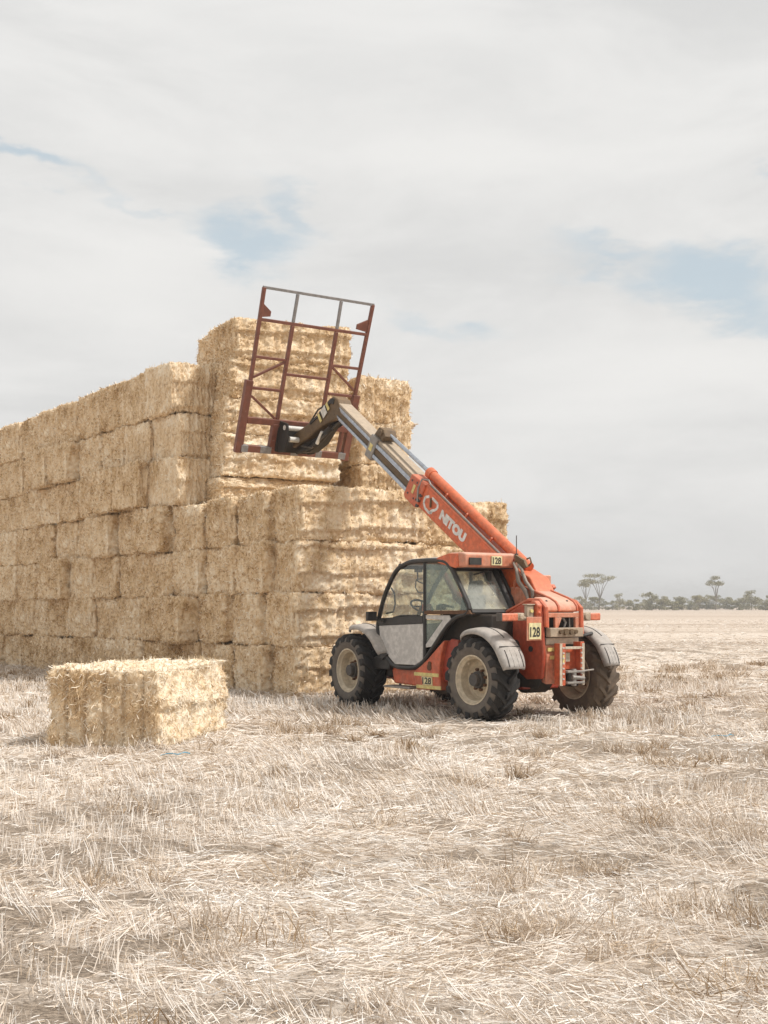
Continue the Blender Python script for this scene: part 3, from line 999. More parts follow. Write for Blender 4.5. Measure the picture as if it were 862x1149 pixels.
# --- cab
def smooth_loop(pts, it=2):
    for _ in range(it):
        q = []
        for i in range(len(pts)):
            a, b = Vector(pts[i - 1]), Vector(pts[i])
            q += [a.lerp(b, .25), a.lerp(b, .75)] if False else [a.lerp(b, .8), b.lerp(Vector(pts[(i + 1) % len(pts)]), .2)]
        pts = q
    return pts


yl, yr = .985, .13
side = [(2.48, 1.32), (2.43, 1.08), (2.22, .80), (2.02, .665), (1.50, .67), (1.29, .76), (.62, 1.41), (.17, 1.50), (.40, 1.83), (.60, 2.10), (.75, 2.225), (1.10, 2.25), (1.62, 2.245), (1.90, 2.17), (2.06, 2.05), (2.30, 1.74)]
fr = MB()
fr.tube(smooth_loop([(x, yl, z) for x, z in side], 2), .035, 8, closed=True)
fr.tube([(1.26, yl, 2.22), (1.26, yl, .80)], .028, 6)
sr = [(2.48, 1.32), (2.40, .95), (.62, .95), (.17, 1.50), (.60, 2.10), (.75, 2.225), (1.62, 2.245), (1.90, 2.17), (2.30, 1.74)]
fr.tube(smooth_loop([(x, yr, z) for x, z in sr], 2), .035, 8, closed=True)
fr.tube([(1.26, yr, 2.22), (1.26, yr, 1.35)], .025, 6)
for x, z in ((1.90, 2.18), (2.47, 1.33), (.62, 2.12), (.19, 1.50)):
    fr.tube([(x, yr, z), (x, yl, z)], .042, 8)
fr.tube([(.62, .22, 2.12), (.18, .22, 1.5)], .05, 8)
fr.build('cab_frame', 'black_frame', T_)
b = MB()
b.prism([(2.40, .98), (2.2, .80), (2.0, .69), (1.5, .70), (1.25, .82), (.66, 1.35), (.66, 1.42), (2.42, 1.30)], yr + .02, yr + .05)
b.prism([(2.42, 1.0), (2.2, .8), (2.0, .7), (1.4, .72), (1.38, .74), (2.0, .735), (2.2, .84), (2.40, 1.03)], yr + .03, yl - .05)
b.prism([(2.44, 1.0), (2.40, 1.0), (2.44, 1.32), (2.48, 1.32)], yr + .04, yl - .05)
b.build('cab_tub', 'dark_guts', T_)
rf = MB()
rf.prism([(1.93, 2.21), (1.62, 2.285), (.85, 2.29), (.85, 2.25), (1.62, 2.245), (1.9, 2.18)], yr, yl - .01)
rf.build('roof_skin', 'grey_panel', T_, bevel=.012)
rc = MB()
rc.prism([(1.00, 2.235), (.92, 2.29), (.66, 2.345), (.40, 2.345), (.30, 2.325), (.31, 2.13), (.50, 2.125), (.80, 2.19)], .04, 1.0)
roof = rc.build('roof_cap', 'faded_red_paint', T_, bevel=.03, seg=3)
rs = MB()
rs.prism([(1.01, 2.232), (.92, 2.285), (.66, 2.335), (.46, 2.325), (.44, 2.15), (.50, 2.12), (.80, 2.18)], .99, 1.012)
rs.build('roof_side', 'boom_paint', roof, bevel=.008)
b = MB(); b.box((.28, .72, 2.165), (.33, .93, 2.265)); b.build('roof_vent', 'black_print', roof)
b = MB(); b.box((.27, .05, 2.14), (.32, .12, 2.27)); b.build('roof_lamp', 'dark_red_paint', roof, bevel=.01)
b = MB(); b.box((.287, .34, 2.165), (.300, .53, 2.295)); pl = b.build('number_plate', 'plate_paint', T_)
lettering('plate_digits', '128', 'black_print', (.2855, .512, 2.182), (0, -1, 0), (0, 0, 1), .152, .096, pl)
b = MB(); b.prism([(.34, 2.12), (.66, 2.12), (.66, 2.16), (.34, 2.14)], .05, .97); b.build('roof_underside', 'black_frame', T_)

# door
dr = MB()
dr.prism([(2.43, 1.285), (1.295, 1.33), (1.295, .80), (1.49, .715), (2.0, .71), (2.19, .83), (2.40, 1.09)], yl - .02, yl + .012)
door = dr.build('cab_door', 'grey_panel', T_, bevel=.008)
b = MB(); b.prism([(2.455, 1.29), (1.295, 1.335), (1.295, 1.445), (2.42, 1.40)], yl - .015, yl + .02); b.build('door_band', 'black_frame', door)
b = MB(); b.box((2.26, yl + .02, 1.325), (2.40, yl + .045, 1.375)); b.tube([(2.30, yl + .05, 1.35), (2.42, yl + .05, 1.35)], .012, 6); b.build('handle', 'black_print', door)
b = MB(); b.prism([(2.40, 1.44), (1.30, 1.455), (1.30, 2.19), (1.62, 2.20), (1.88, 2.12), (2.03, 2.0), (2.27, 1.70)], yl - .004, yl + .004); b.build('door_glass', 'clear_glass', door)
b = MB(); b.tube([(2.33, yl - .06, 1.47), (2.14, yl - .06, 1.50), (2.10, yl - .06, 1.62), (2.12, yl - .06, 1.78), (2.20, yl - .06, 1.86)], .014, 6); b.build('grab_rail', 'black_frame', door)
b = MB(); b.prism([(1.235, 1.52), (.27, 1.53), (.60, 2.02), (.72, 2.17), (1.235, 2.20)], yl - .004, yl + .004); b.build('quarter_glass', 'tinted_glass', T_)
b = MB(); b.prism([(1.24, 1.465), (1.24, 1.515), (.20, 1.53), (.15, 1.475)], yl - .05, yl + .03); b.build('sill_strip', 'rust_strip', T_, bevel=.006)
b = MB(); b.prism([(1.235, 1.40), (1.235, 1.455), (.68, 1.455), (.64, 1.40), (1.10, 1.0), (1.235, .98), (1.235, 1.03), (.83, 1.385)], yl - .012, yl + .006); b.build('quarter_panel', 'grey_panel', T_, bevel=.004)
b = MB(); b.prism([(1.23, 1.385), (.85, 1.385), (1.225, 1.05)], yl - .02, yl - .004); b.build('lower_glass', 'tinted_glass', T_)
b = MB(); b.prism([(.60, 2.09), (.215, 1.545), (.225, 1.535), (.61, 2.08)], .26, yl - .05); b.build('rear_glass', 'dusty_glass', T_)
b = MB(); b.prism([(2.455, 1.35), (1.92, 2.15), (1.905, 2.14), (2.44, 1.34)], yr + .05, yl - .05); b.build('windscreen', 'clear_glass', T_)
b = MB(); b.box((.50, .36, 1.94), (.58, .43, 2.08)); b.tube([(.46, .45, 2.10), (.42, .75, 2.03)], .012, 6); b.tube([(.52, .40, 1.95), (.36, .33, 1.72)], .008, 5); b.build('rear_wiper', 'black_print', T_)
# interior
b = MB(); b.box((.75, .36, 1.02), (1.25, .80, 1.20)); b.prism([(.80, 1.18), (.66, 1.75), (.56, 1.75), (.70, 1.12)], .38, .78); b.prism([(.655, 1.76), (.60, 1.95), (.545, 1.95), (.57, 1.76)], .46, .70)
b.build('seat', 'seat_fabric', T_, bevel=.04, seg=3)
b = MB(); b.prism([(2.30, .80), (1.95, .80), (2.02, 1.30), (2.15, 1.46), (2.40, 1.42)], .40, .78); b.build('dashboard', 'black_frame', T_, bevel=.03)
b = MB()
cw, aw = Vector((1.86, .60, 1.58)), Vector((-.55, 0, .83)).normalized(); u = Vector((0, 1, 0)); v2 = aw.cross(u)
b.tube([cw + (u * math.cos(k * math.pi / 12) + v2 * math.sin(k * math.pi / 12)) * .175 for k in range(24)], .016, 6, closed=True)
b.tube([cw, cw - aw * .30], .03, 8)
for k in range(3):
    a = k * 2.094
    b.tube([cw, cw + (u * math.cos(a) + v2 * math.sin(a)) * .17], .012, 5)
b.build('steering_wheel', 'black_frame', T_)
b = MB(); b.box((1.74, .50, 1.50), (1.84, .62, 1.62)); b.build('control_box', 'red_paint', T_, bevel=.015)
b = MB(); b.tube([(1.0, .86, 1.18), (1.02, .88, 1.58)], .014, 6); b.tube([(1.02, .88, 1.56), (.98, .88, 1.60), (.72, .88, 1.57)], .02, 6); b.box((.98, .82, 1.53), (1.08, .92, 1.60)); b.build('armrest', 'black_frame', T_, bevel=.01)
b = MB(); b.box((1.12, .70, 1.53), (1.18, .80, 1.62)); b.build('paper_note', 'white_tag', T_)
# mirror, front lamp
b = MB(); b.box((2.40, 1.05, 1.36), (2.46, 1.22, 1.50)); b.tube([(2.42, 1.10, 1.42), (2.44, .98, 1.40)], .014, 6); b.build('wing_mirror', 'black_frame', T_, bevel=.015)
b = MB(); b.tube([(2.3, .14, 1.90), (2.62, .12, 1.98), (2.62, .12, 2.18)], .014, 6); b.box((2.57, .06, 2.12), (2.66, .16, 2.30)); b.tube([(2.30, .14, 1.78), (2.60, .12, 1.80), (2.68, .12, 1.88), (2.66, .12, 2.0), (2.5, .13, 2.02)], .012, 6); b.build('front_mirror', 'black_frame', T_, bevel=.01)


# --- mudguards
def fender(cx, y0, y1, a0, a1, r0, r1, flap, name='mudguard'):
    n = 26
    prof = [(0, -.055), (.03, -.01), (.10, .012), (.30, .022), (.5, .026), (.70, .022), (.90, .012), (.97, -.01), (1.0, -.055)]
    v, f = [], []
    k = len(prof)
    for i in range(n + 1):
        tt = i / n
        a = R(a0 + (a1 - a0) * tt); r = r0 + (r1 - r0) * tt
        taper = 1 - .45 * max(0, (.16 - tt) / .16) ** 2 - .18 * max(0, (tt - .85) / .15) ** 2
        for q, dr_ in prof:
            yy = (y0 + y1) / 2 + (q - .5) * (y1 - y0) * taper
            rr = r + dr_
            v.append((cx + rr * math.cos(a), yy, .575 + rr * math.sin(a)))
    for i in range(n):
        for j in range(k - 1):
            f.append((i * k + j, i * k + j + 1, (i + 1) * k + j + 1, (i + 1) * k + j))
    mb = MB(); mb.add(v, f)
    o = mb.build(name, 'fender_grey', T_, smooth=60)
    so = o.modifiers.new('thick', 'SOLIDIFY'); so.thickness = .022; so.offset = 0
    # slot along the crown and ribs on the flap
    def pt(tt, q, lift):
        a = R(a0 + (a1 - a0) * tt); r = r0 + (r1 - r0) * tt + .026 + lift
        return (cx + r * math.cos(a), (y0 + y1) / 2 + (q - .5) * (y1 - y0), .575 + r * math.sin(a))
    s_ = MB()
    s_.tube([pt(.18 + .46 * j / 10, .5, .008) for j in range(11)], .011, 5)
    s_.build('groove', 'black_frame', o)
    if flap:
        s_ = MB(); s_.tube([pt(.76, q, .006) for q in (.06, .3, .5, .7, .94)], .008, 5); s_.build('flap_seam', 'black_frame', o)
        for q in (.2, .4, .6, .8):
            s_ = MB(); s_.tube([pt(tt, q, .004) for tt in (.80, .86, .92, .98)], .007, 5); s_.build('flap_rib', 'hub_steel', o)
    return o


for s in (1, -1):
    fender(-.03, s * .73, s * (1.14 if s > 0 else 1.03), 56, 166, .68, .695, True)
    fender(2.95, s * .73, s * 1.14, 72, 158, .68, .77, False)
b = MB(); b.prism([(2.62, .62), (2.62, .78), (2.30, .88), (2.12, .76), (2.16, .62)], .72, 1.0); b.prism([(2.45, .80), (2.25, .90), (2.15, .85), (2.3, .76)], 1.0, 1.03); b.build('mud_flap', 'black_frame', T_, bevel=.02)
b = MB(); b.tube([(0, .72, 1.05), (0, .75, 1.28)], .03, 6); b.tube([(0, -.72, 1.05), (0, -.75, 1.28)], .03, 6); b.tube([(-.45, -.3, 1.12), (-.4, -.75, 1.20)], .025, 6); b.build('mudguard_bracket', 'black_frame', T_)

# --- rear body
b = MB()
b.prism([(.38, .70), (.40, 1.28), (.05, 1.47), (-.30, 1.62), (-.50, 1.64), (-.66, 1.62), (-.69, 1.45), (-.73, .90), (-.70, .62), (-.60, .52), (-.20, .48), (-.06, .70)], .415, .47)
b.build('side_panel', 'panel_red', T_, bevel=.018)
b = MB()
b.prism([(.3, .55), (.4, 1.2), (.0, 1.44), (-.30, 1.55), (-.56, 1.55), (-.58, .9), (-.54, .55)], -.24, .41)
b.build('rear_body', 'dark_guts', T_)
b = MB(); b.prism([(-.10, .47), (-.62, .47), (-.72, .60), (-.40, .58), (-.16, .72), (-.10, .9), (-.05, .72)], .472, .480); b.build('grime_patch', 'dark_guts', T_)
b = MB(); b.disc((-.16, .475, 1.03), (0, 1, 0), .09, .02, 20); b.build('axle_port', 'black_print', T_)
b = MB(); b.disc((-.48, .475, 1.0), (0, 1, 0), .04, .02, 14); b.build('lift_hole', 'black_print', T_)
# bonnet: sloping lid with rolled rear edge and two folded seams
hood_prof = [(.35, 1.86), (.15, 1.86), (.0, 1.84), (-.25, 1.765), (-.50, 1.69), (-.61, 1.64), (-.665, 1.58), (-.68, 1.51), (.2, 1.45), (.35, 1.5)]
b = MB(); b.prism(hood_prof, -.235, .14); b.prism([(-.40, 1.715)] + hood_prof[4:8] + [(-.40, 1.47)], .1405, .36); hood = b.build('bonnet', 'faded_red_paint', T_, bevel=.025, seg=3)
for y0, y1 in ((.12, .155), (-.225, -.185)):
    b = MB(); b.tube([(x, (y0 + y1) / 2, z + .004) for x, z in hood_prof[1:8]], .02, 8); b.build('bonnet_seam', 'red_paint', hood)
for yy in (.28, -.10):
    b = MB(); b.disc((-.58, yy, 1.655), (.4, 0, .9), .016, .02, 8); b.build('bonnet_bolt', 'hub_steel', hood)
b = MB(); b.tube([(.1, .40, 1.50), (-.35, .40, 1.66), (-.58, .40, 1.66), (-.70, .40, 1.56), (-.715, .40, 1.30)], .035, 8); b.tube([(-.35, -.25, 1.70), (-.60, -.25, 1.64), (-.70, -.25, 1.56), (-.715, -.25, 1.20)], .032, 8); b.build('rear_hoop', 'red_paint', T_)
# grille plate with two openings
b = MB()
b.box((-.70, -.22, 1.43), (-.655, .37, 1.495)); b.box((-.70, .335, 1.28), (-.655, .37, 1.43)); b.prism([(-.70, 1.43), (-.655, 1.43), (-.655, 1.28), (-.70, 1.28)], .17, .225)
b.box((-.70, -.22, 1.28), (-.655, -.15, 1.43)); b.add([(-.70, .17, 1.28), (-.70, .10, 1.43), (-.70, .17, 1.43), (-.66, .17, 1.28), (-.66, .10, 1.43), (-.66, .17, 1.43)], [(0, 1, 2), (5, 4, 3), (0, 3, 4, 1), (1, 4, 5, 2), (2, 5, 3, 0)])
b.build('grille_plate', 'faded_red_paint', T_, bevel=.008)
b = MB(); b.tube([(-.62, .0, 1.28), (-.64, -.02, 1.36), (-.62, .02, 1.43)], .018, 6); b.tube([(-.63, -.10, 1.28), (-.63, -.10, 1.43)], .012, 6); b.build('engine_pipe', 'worn_grey_steel', T_)
b = MB(); b.box((-.78, -.225, 1.165), (-.68, .385, 1.29)); cb = b.build('crossbar', 'tan_steel', T_, bevel=.008)
for yy, rr in ((.21, .03), (.12, .045), (.02, .04), (-.06, .03)):
    b = MB(); b.disc((-.79, yy, 1.235), (1, 0, 0), rr, .06, 10); b.build('crossbar_bolt', 'brown_steel', cb)
b = MB(); b.box((-.685, -.225, 1.06), (-.60, .375, 1.155)); b.build('rear_sill', 'cream_panel', T_, bevel=.01)
b = MB(); b.prism([(-.60, .55), (-.56, 1.055), (-.67, 1.055), (-.705, .9), (-.69, .52)], .10, .39); b.build('rear_plate', 'faded_red_paint', T_, bevel=.012)
for z in (.97, .86):
    b = MB(); b.box((-.715, .15, z), (-.69, .37 if z > .9 else .33, z + .05)); b.build('yellow_stripe', 'yellow_sticker', T_)
b = MB(); b.box((-.66, -.20, .5), (-.60, .09, 1.05)); b.build('rear_recess', 'dark_guts', T_)
# hitch ladder
hk = MB()
hk.box((-.87, .225, .51), (-.72, .265, 1.08)); hk.box((-.885, .205, .51), (-.87, .31, 1.08))
hk.box((-.87, -.115, .53), (-.72, -.085, 1.10)); hk.box((-.885, -.14, .53), (-.87, -.07, 1.10))
hk.box((-.76, -.09, .72), (-.73, .23, 1.02))
hitch = hk.build('tow_hitch', 'red_paint', T_, bevel=.006)
for yy in (.285, -.125):
    b = MB(); b.box((-.893, yy - .012, .51), (-.886, yy + .03, 1.08)); b.build('hitch_edge', 'cream_panel', hitch)
    for k in range(7):
        d = MB(); d.disc((-.895, yy - (.03 if yy > 0 else -.045), .60 + k * .07), (1, 0, 0), .012, .02, 8); d.build('hitch_hole', 'white_tag', hitch)
b = MB(); b.box((-.89, -.08, 1.0), (-.80, .22, 1.035)); b.build('hitch_rail', 'cream_panel', hitch, bevel=.005)
b = MB(); b.box((-.80, .05, .83), (-.765, .14, .95)); b.build('hitch_tag', 'cream_panel', hitch)
b = MB(); b.box((-.892, .232, .82), (-.886, .262, .93)); b.build('hitch_sticker', 'yellow_sticker', hitch)
b = MB()
b.box((-.92, -.12, .68), (-.76, .20, .71)); b.box((-.92, -.12, .53), (-.76, .20, .56)); b.tube([(-.88, .05, .50), (-.88, .05, .73)], .035, 10); b.tube([(-.88, .18, .695), (-.90, -.10, .70), (-.92, -.28, .715)], .014, 6); b.tube([(-.9, .10, .62), (-.9, -.12, .60)], .03, 8)
b.build('tow_jaw', 'worn_grey_steel', hitch, bevel=.006)
# plate and lamps
b = MB(); b.box((-.70, .47, 1.12), (-.685, .735, 1.44)); b.build('plate_holder', 'faded_red_paint', T_, bevel=.005)
b = MB(); b.box((-.712, .495, 1.14), (-.702, .705, 1.36)); pl = b.build('number_plate', 'plate_paint', T_)
lettering('plate_digits', '128', 'black_print', (-.7135, .69, 1.17), (0, -1, 0), (0, 0, 1), .175, .135, pl)
b = MB(); b.tube([(-.60, .42, 1.40), (-.60, .80, 1.43)], .03, 8); b.box((-.64, .56, 1.40), (-.58, .68, 1.60)); b.box((-.66, .55, 1.60), (-.56, .70, 1.615)); b.build('lamp_arm', 'tan_steel', T_, bevel=.01)
b = MB(); b.tube([(-.665, .61, 1.52), (-.64, .61, 1.52)], .025, 10); b.build('side_reflector', 'yellow_sticker', T_)
b = MB(); b.prism([(-.68, 1.42), (-.60, 1.42), (-.56, 1.50), (-.56, 1.66), (-.64, 1.66), (-.70, 1.60)], .46, .55); b.disc((-.69, .505, 1.58), (1, 0, 0), .03, .03, 12); b.disc((-.69, .505, 1.49), (1, 0, 0), .025, .03, 12); b.build('hinge_block', 'red_paint', T_, bevel=.02)
b = MB(); b.box((-.655, .84, 1.385), (-.56, 1.13, 1.49)); lp = b.build('tail_lamp', 'orange_lens', T_, bevel=.02, seg=3)
b = MB(); b.box((-.66, .74, 1.39), (-.55, .86, 1.495)); b.disc((-.67, .80, 1.44), (1, 0, 0), .04, .03, 12); b.build('lamp_body', 'tan_steel', lp, bevel=.015)
b = MB(); b.box((-.655, 1.125, 1.385), (-.55, 1.15, 1.495)); b.build('lamp_end', 'hub_steel', lp, bevel=.008)
b = MB(); b.box((-.655, -.68, 1.385), (-.56, -.47, 1.49)); lp = b.build('tail_lamp', 'orange_lens', T_, bevel=.02, seg=3)
b = MB(); b.box((-.66, -.48, 1.38), (-.55, -.30, 1.50)); b.disc((-.67, -.40, 1.44), (1, 0, 0), .05, .03, 12); b.tube([(-.6, -.32, 1.40), (-.6, -.22, 1.33)], .025, 8); b.build('lamp_body', 'tan_steel', lp, bevel=.015)
# small orange box behind the boom
b = MB(); b.box((.07, -.40, 1.88), (.30, -.20, 2.03)); b.build('intake_box', 'faded_red_paint', T_, bevel=.015)
b = MB(); b.prism([(.32, 1.80), (.32, 1.90), (.02, 1.90), (-.02, 1.85), (.05, 1.80)], -.42, -.16); b.box((-.015, -.36, 1.865), (.20, -.158, 1.885)); b.build('intake_bracket', 'red_paint', T_, bevel=.008)

# --- boom: works in (s along, t across) of a line rising 34 degrees
BA = R(34.0); bc, bs = math.cos(BA), math.sin(BA)


def sp(s, t_):
    return (s * bc - t_ * bs, s * bs + t_ * bc)


def bpt(s, t_, y):
    x, z = sp(s, t_)
    return (x, y, z)


by0, by1 = -.27, .085
b = MB()
b.prism([sp(.62, 1.30), sp(.74, 1.52), sp(1.1, 1.66), sp(1.45, 1.60), sp(1.6, 1.555), sp(3.98, 1.555), sp(3.98, 1.135), sp(2.75, 1.150), sp(2.30, 1.175), sp(1.9, 1.06), sp(1.15, .98), sp(.70, 1.08)], by0, by1)
boom = b.build('boom', 'boom_paint', T_, bevel=.02, seg=3)
b = MB(); b.prism([sp(1.75, 1.50), sp(3.9, 1.50), sp(3.9, 1.515), sp(1.75, 1.515)], by1, by1 + .008); b.prism([sp(2.55, 1.18), sp(2.38, 1.30), sp(2.15, 1.30), sp(1.95, 1.15), sp(2.2, 1.17)], by1, by1 + .008); b.build('boom_stiffener', 'boom_paint', boom, bevel=.004)
b = MB(); b.prism([sp(3.96, 1.16), sp(3.96, 1.545), sp(4.38, 1.51), sp(4.40, 1.12), sp(4.33, 1.085), sp(4.02, 1.09)], by0 - .03, by1 + .03); col = b.build('boom_collar', 'red_paint', boom, bevel=.018)
for s_, t2 in ((4.10, 1.42), (4.16, 1.46), (4.12, 1.20), (4.05, 1.22), (4.3, 1.20), (4.3, 1.43)):
    d = MB(); d.disc(bpt(s_, t2, by1 + .032), (0, 1, 0), .017, .012, 8); d.build('collar_bolt', 'hub_steel', col)
d = MB(); d.prism([sp(4.17, 1.255), sp(4.17, 1.40), sp(4.23, 1.40), sp(4.23, 1.255)], by1 + .03, by1 + .036); d.build('collar_sticker', 'yellow_sticker', col)
d = MB()
for t2 in (1.15, 1.24, 1.33):
    d.disc(bpt(3.985, t2, by1 + .02), (0, 1, 0), .03, .04, 8)
d.build('collar_block', 'hub_steel', col, bevel=.005)
# first and second extension
b = MB(); b.prism([sp(3.6, 1.165), sp(3.6, 1.475), sp(5.66, 1.475), sp(5.66, 1.165)], by0 + .03, by1 - .02); e1 = b.build('boom_extension', 'tan_steel', T_, bevel=.01)
b = MB(); b.prism([sp(4.4, 1.235), sp(4.4, 1.345), sp(5.6, 1.345), sp(5.6, 1.235)], by1 - .02, by1 - .012); b.build('side_web', 'brown_steel', e1)
for t2, mm in ((1.20, 'worn_grey_steel'), (1.385, 'worn_grey_steel')):
    b = MB(); b.prism([sp(4.36, t2 - .035), sp(4.36, t2 + .03), sp(5.6, t2 + .03), sp(5.6, t2 - .035)], by1 - .02, by1 + .012); b.build('wear_rail', 'chrome_rod', e1, bevel=.006)
b = MB(); b.prism([sp(5.55, 1.10), sp(5.55, 1.50), sp(5.76, 1.50), sp(5.76, 1.10)], by0 - .01, by1 + .025); c2 = b.build('end_collar', 'worn_grey_steel', T_, bevel=.015)
d = MB(); d.prism([sp(5.61, 1.24), sp(5.61, 1.36), sp(5.70, 1.36), sp(5.70, 1.24)], by1 + .025, by1 + .031); d.build('collar_sticker', 'yellow_sticker', c2)
b = MB(); b.prism([sp(5.50, 1.50), sp(5.46, 1.60), sp(5.56, 1.68), sp(5.70, 1.66), sp(5.76, 1.50)], -.20, .05); b.disc(bpt(5.60, 1.60, -.075), (0, 1, 0), .055, .30, 14); b.build('cylinder_lug', 'brown_steel', T_, bevel=.012)
b = MB(); b.prism([sp(5.5, 1.19), sp(5.5, 1.43), sp(7.20, 1.43), sp(7.02, 1.19)], by0 + .055, by1 - .035); e2_ = b.build('boom_extension', 'tan_steel', T_, bevel=.01)
b = MB(); b.prism([sp(5.76, 1.245), sp(5.76, 1.335), sp(7.0, 1.335), sp(6.9, 1.245)], by1 - .035, by1 - .027); b.build('side_web', 'brown_steel', e2_)
for t2 in (1.215, 1.365):
    b = MB(); b.prism([sp(5.74, t2 - .028), sp(5.74, t2 + .024), sp(6.95, t2 + .024), sp(6.85, t2 - .028)], by1 - .035, by1 - .004); b.build('wear_rail', 'chrome_rod', e2_, bevel=.005)
# extension cylinder along the top
cy = -.09
b = MB(); b.tube([bpt(1.35, 1.665, cy), bpt(4.16, 1.635, cy)], .078, 16); b.tube([bpt(4.10, 1.636, cy), bpt(4.22, 1.634, cy)], .092, 16); cyl = b.build('extension_cylinder', 'boom_paint', T_, bevel=.006)
b = MB(); b.tube([bpt(4.15, 1.635, cy), bpt(5.58, 1.605, cy)], .034, 12); b.build('piston_rod', 'chrome_rod', cyl)
b = MB()
for s_ in (2.2, 2.9, 3.5):
    b.tube([bpt(s_, 1.56, .03), bpt(s_, 1.63, .02), bpt(s_ + .03, 1.63, -.02)], .018, 6)
b.build('pipe_clamp', 'red_paint', cyl)
b = MB(); b.tube([bpt(1.6, 1.575, .06), bpt(3.9, 1.575, .06)], .016, 6); b.tube([bpt(3.9, 1.575, .06), bpt(4.0, 1.60, .05), bpt(4.1, 1.56, .10), bpt(4.08, 1.40, .125), bpt(3.98, 1.22, .13)], .015, 6); b.build('hydraulic_pipe', 'worn_grey_steel', T_)
# lettering and emblem on the boom side
lettering('boom_lettering', 'NITOU', 'white_print', bpt(3.40, 1.26, by1 + .0025), (-bc, 0, -bs), (-bs, 0, bc), .74, .165, boom, bold=.075)
em = MB()


def emb(s0, t0, s1, t1, w=.042):
    em.bar(bpt(s0, t0, by1 + .003), bpt(s1, t1, by1 + .003), w, .006, up=(0, 1, 0))


pts_e = [(3.80, 1.42), (3.885, 1.36), (3.875, 1.27), (3.80, 1.215), (3.66, 1.205), (3.60, 1.245)]
for a_, b_ in zip(pts_e[:-1], pts_e[1:]):
    emb(*a_, *b_)
for a_, b_ in zip([(3.72, 1.44), (3.54, 1.435), (3.515, 1.37), (3.56, 1.31), (3.60, 1.285)][:-1], [(3.54, 1.435), (3.515, 1.37), (3.56, 1.31), (3.60, 1.285)]):
    emb(*a_, *b_)
emb(3.60, 1.285, 3.66, 1.205, .05)
em.build('boom_emblem', 'white_print', boom)
d = MB(); d.bar(bpt(3.73, 1.43, by1 + .02), bpt(3.66, 1.30, by1 + .02), .018, .03, up=(0, 1, 0)); d.build('boom_latch', 'brown_steel', boom, bevel=.005)
# gooseneck head
yh0, yh1 = -.22, .06
b = MB(); b.prism([(5.06, 5.19), (5.20, 5.27), (5.34, 5.24), (5.60, 5.06), (6.00, 4.90), (6.45, 4.78), (6.62, 4.72), (6.62, 4.50), (6.40, 4.55), (6.05, 4.62), (5.75, 4.74), (5.40, 4.82), (5.02, 4.84), (4.95, 4.95)], yh0, yh1); head = b.build('boom_head', 'brown_steel', T_, bevel=.03, seg=3)
b = MB(); b.prism([(5.30, 5.22), (5.62, 5.03), (5.98, 4.89), (5.96, 4.85), (5.60, 4.98), (5.28, 5.14), (5.18, 5.12), (5.16, 5.22)], yh1, yh1 + .02); b.build('head_rib', 'black_frame', head, bevel=.006)
for cx, cz, w_, h_, mm, an in ((5.48, 5.02, .15, .17, 'white_tag', .6), (5.62, 4.93, .06, .17, 'yellow_sticker', .6), (5.36, 5.10, .06, .15, 'yellow_sticker', .6)):
    d = MB(); ca, sa = math.cos(math.pi - an), math.sin(math.pi - an)
    d.prism([(cx + ca * a_ * w_ / 2 + sa * b_ * h_ / 2, cz + sa * a_ * w_ / 2 - ca * b_ * h_ / 2) for a_, b_ in ((-1, -1), (1, -1), (1, 1), (-1, 1))], yh1 + .018, yh1 + .027); d.build('head_sticker', mm, head)
b = MB(); b.tube([(5.30, yh1 - .02, 4.72), (5.85, yh1 - .02, 4.46)], .06, 12); b.tube([(5.85, yh1 - .02, 4.46), (6.5, yh1 - .04, 4.40)], .035, 10); tc = b.build('tilt_cylinder', 'dark_guts', T_, bevel=.005)
b = MB(); b.tube([(5.52, yh1 + .03, 4.67), (5.70, yh1 + .03, 4.48)], .032, 8); b.build('cylinder_sleeve', 'white_tag', tc)
b = MB(); b.prism([(5.0, 4.86), (5.35, 4.80), (5.75, 4.50), (6.1, 4.38), (6.45, 4.40), (6.6, 4.50), (6.3, 4.55), (5.9, 4.62), (5.5, 4.76)], yh0 + .03, yh1 - .07); b.build('head_linkage', 'dark_guts', T_, bevel=.02)
b = MB()
for k in range(4):
    y_ = -.16 + .06 * k
    b.tube([(5.35, y_, 5.20), (5.75, y_ + .02, 5.03 + .02 * k), (6.1, y_, 4.86), (6.3, y_ + .02, 4.70), (6.45, y_, 4.58)], .016, 6)
b.tube([(5.1, .0, 4.80), (5.45, .08, 4.60), (5.9, .08, 4.42), (6.3, .04, 4.50)], .016, 6)
b.build('hydraulic_hose', 'black_hose', T_)
b = MB(); b.tube([(6.44, -.45, 4.83), (6.44, .33, 4.83)], .045, 12); b.tube([(6.40, -.25, 4.62), (6.40, .25, 4.62)], .05, 12); b.build('carriage_pin', 'white_tag', T_)
b = MB()
for y_ in (-.32, .30):
    b.prism([(6.36, 4.90), (6.62, 4.98), (6.78, 4.55), (6.68, 4.40), (6.46, 4.40), (6.34, 4.66)], y_ - .02, y_ + .02)
b.prism([(6.62, 4.95), (6.70, 4.95), (6.84, 4.46), (6.74, 4.42)], -.36, .34)
b.build('carriage', 'dark_guts', T_, bevel=.01)
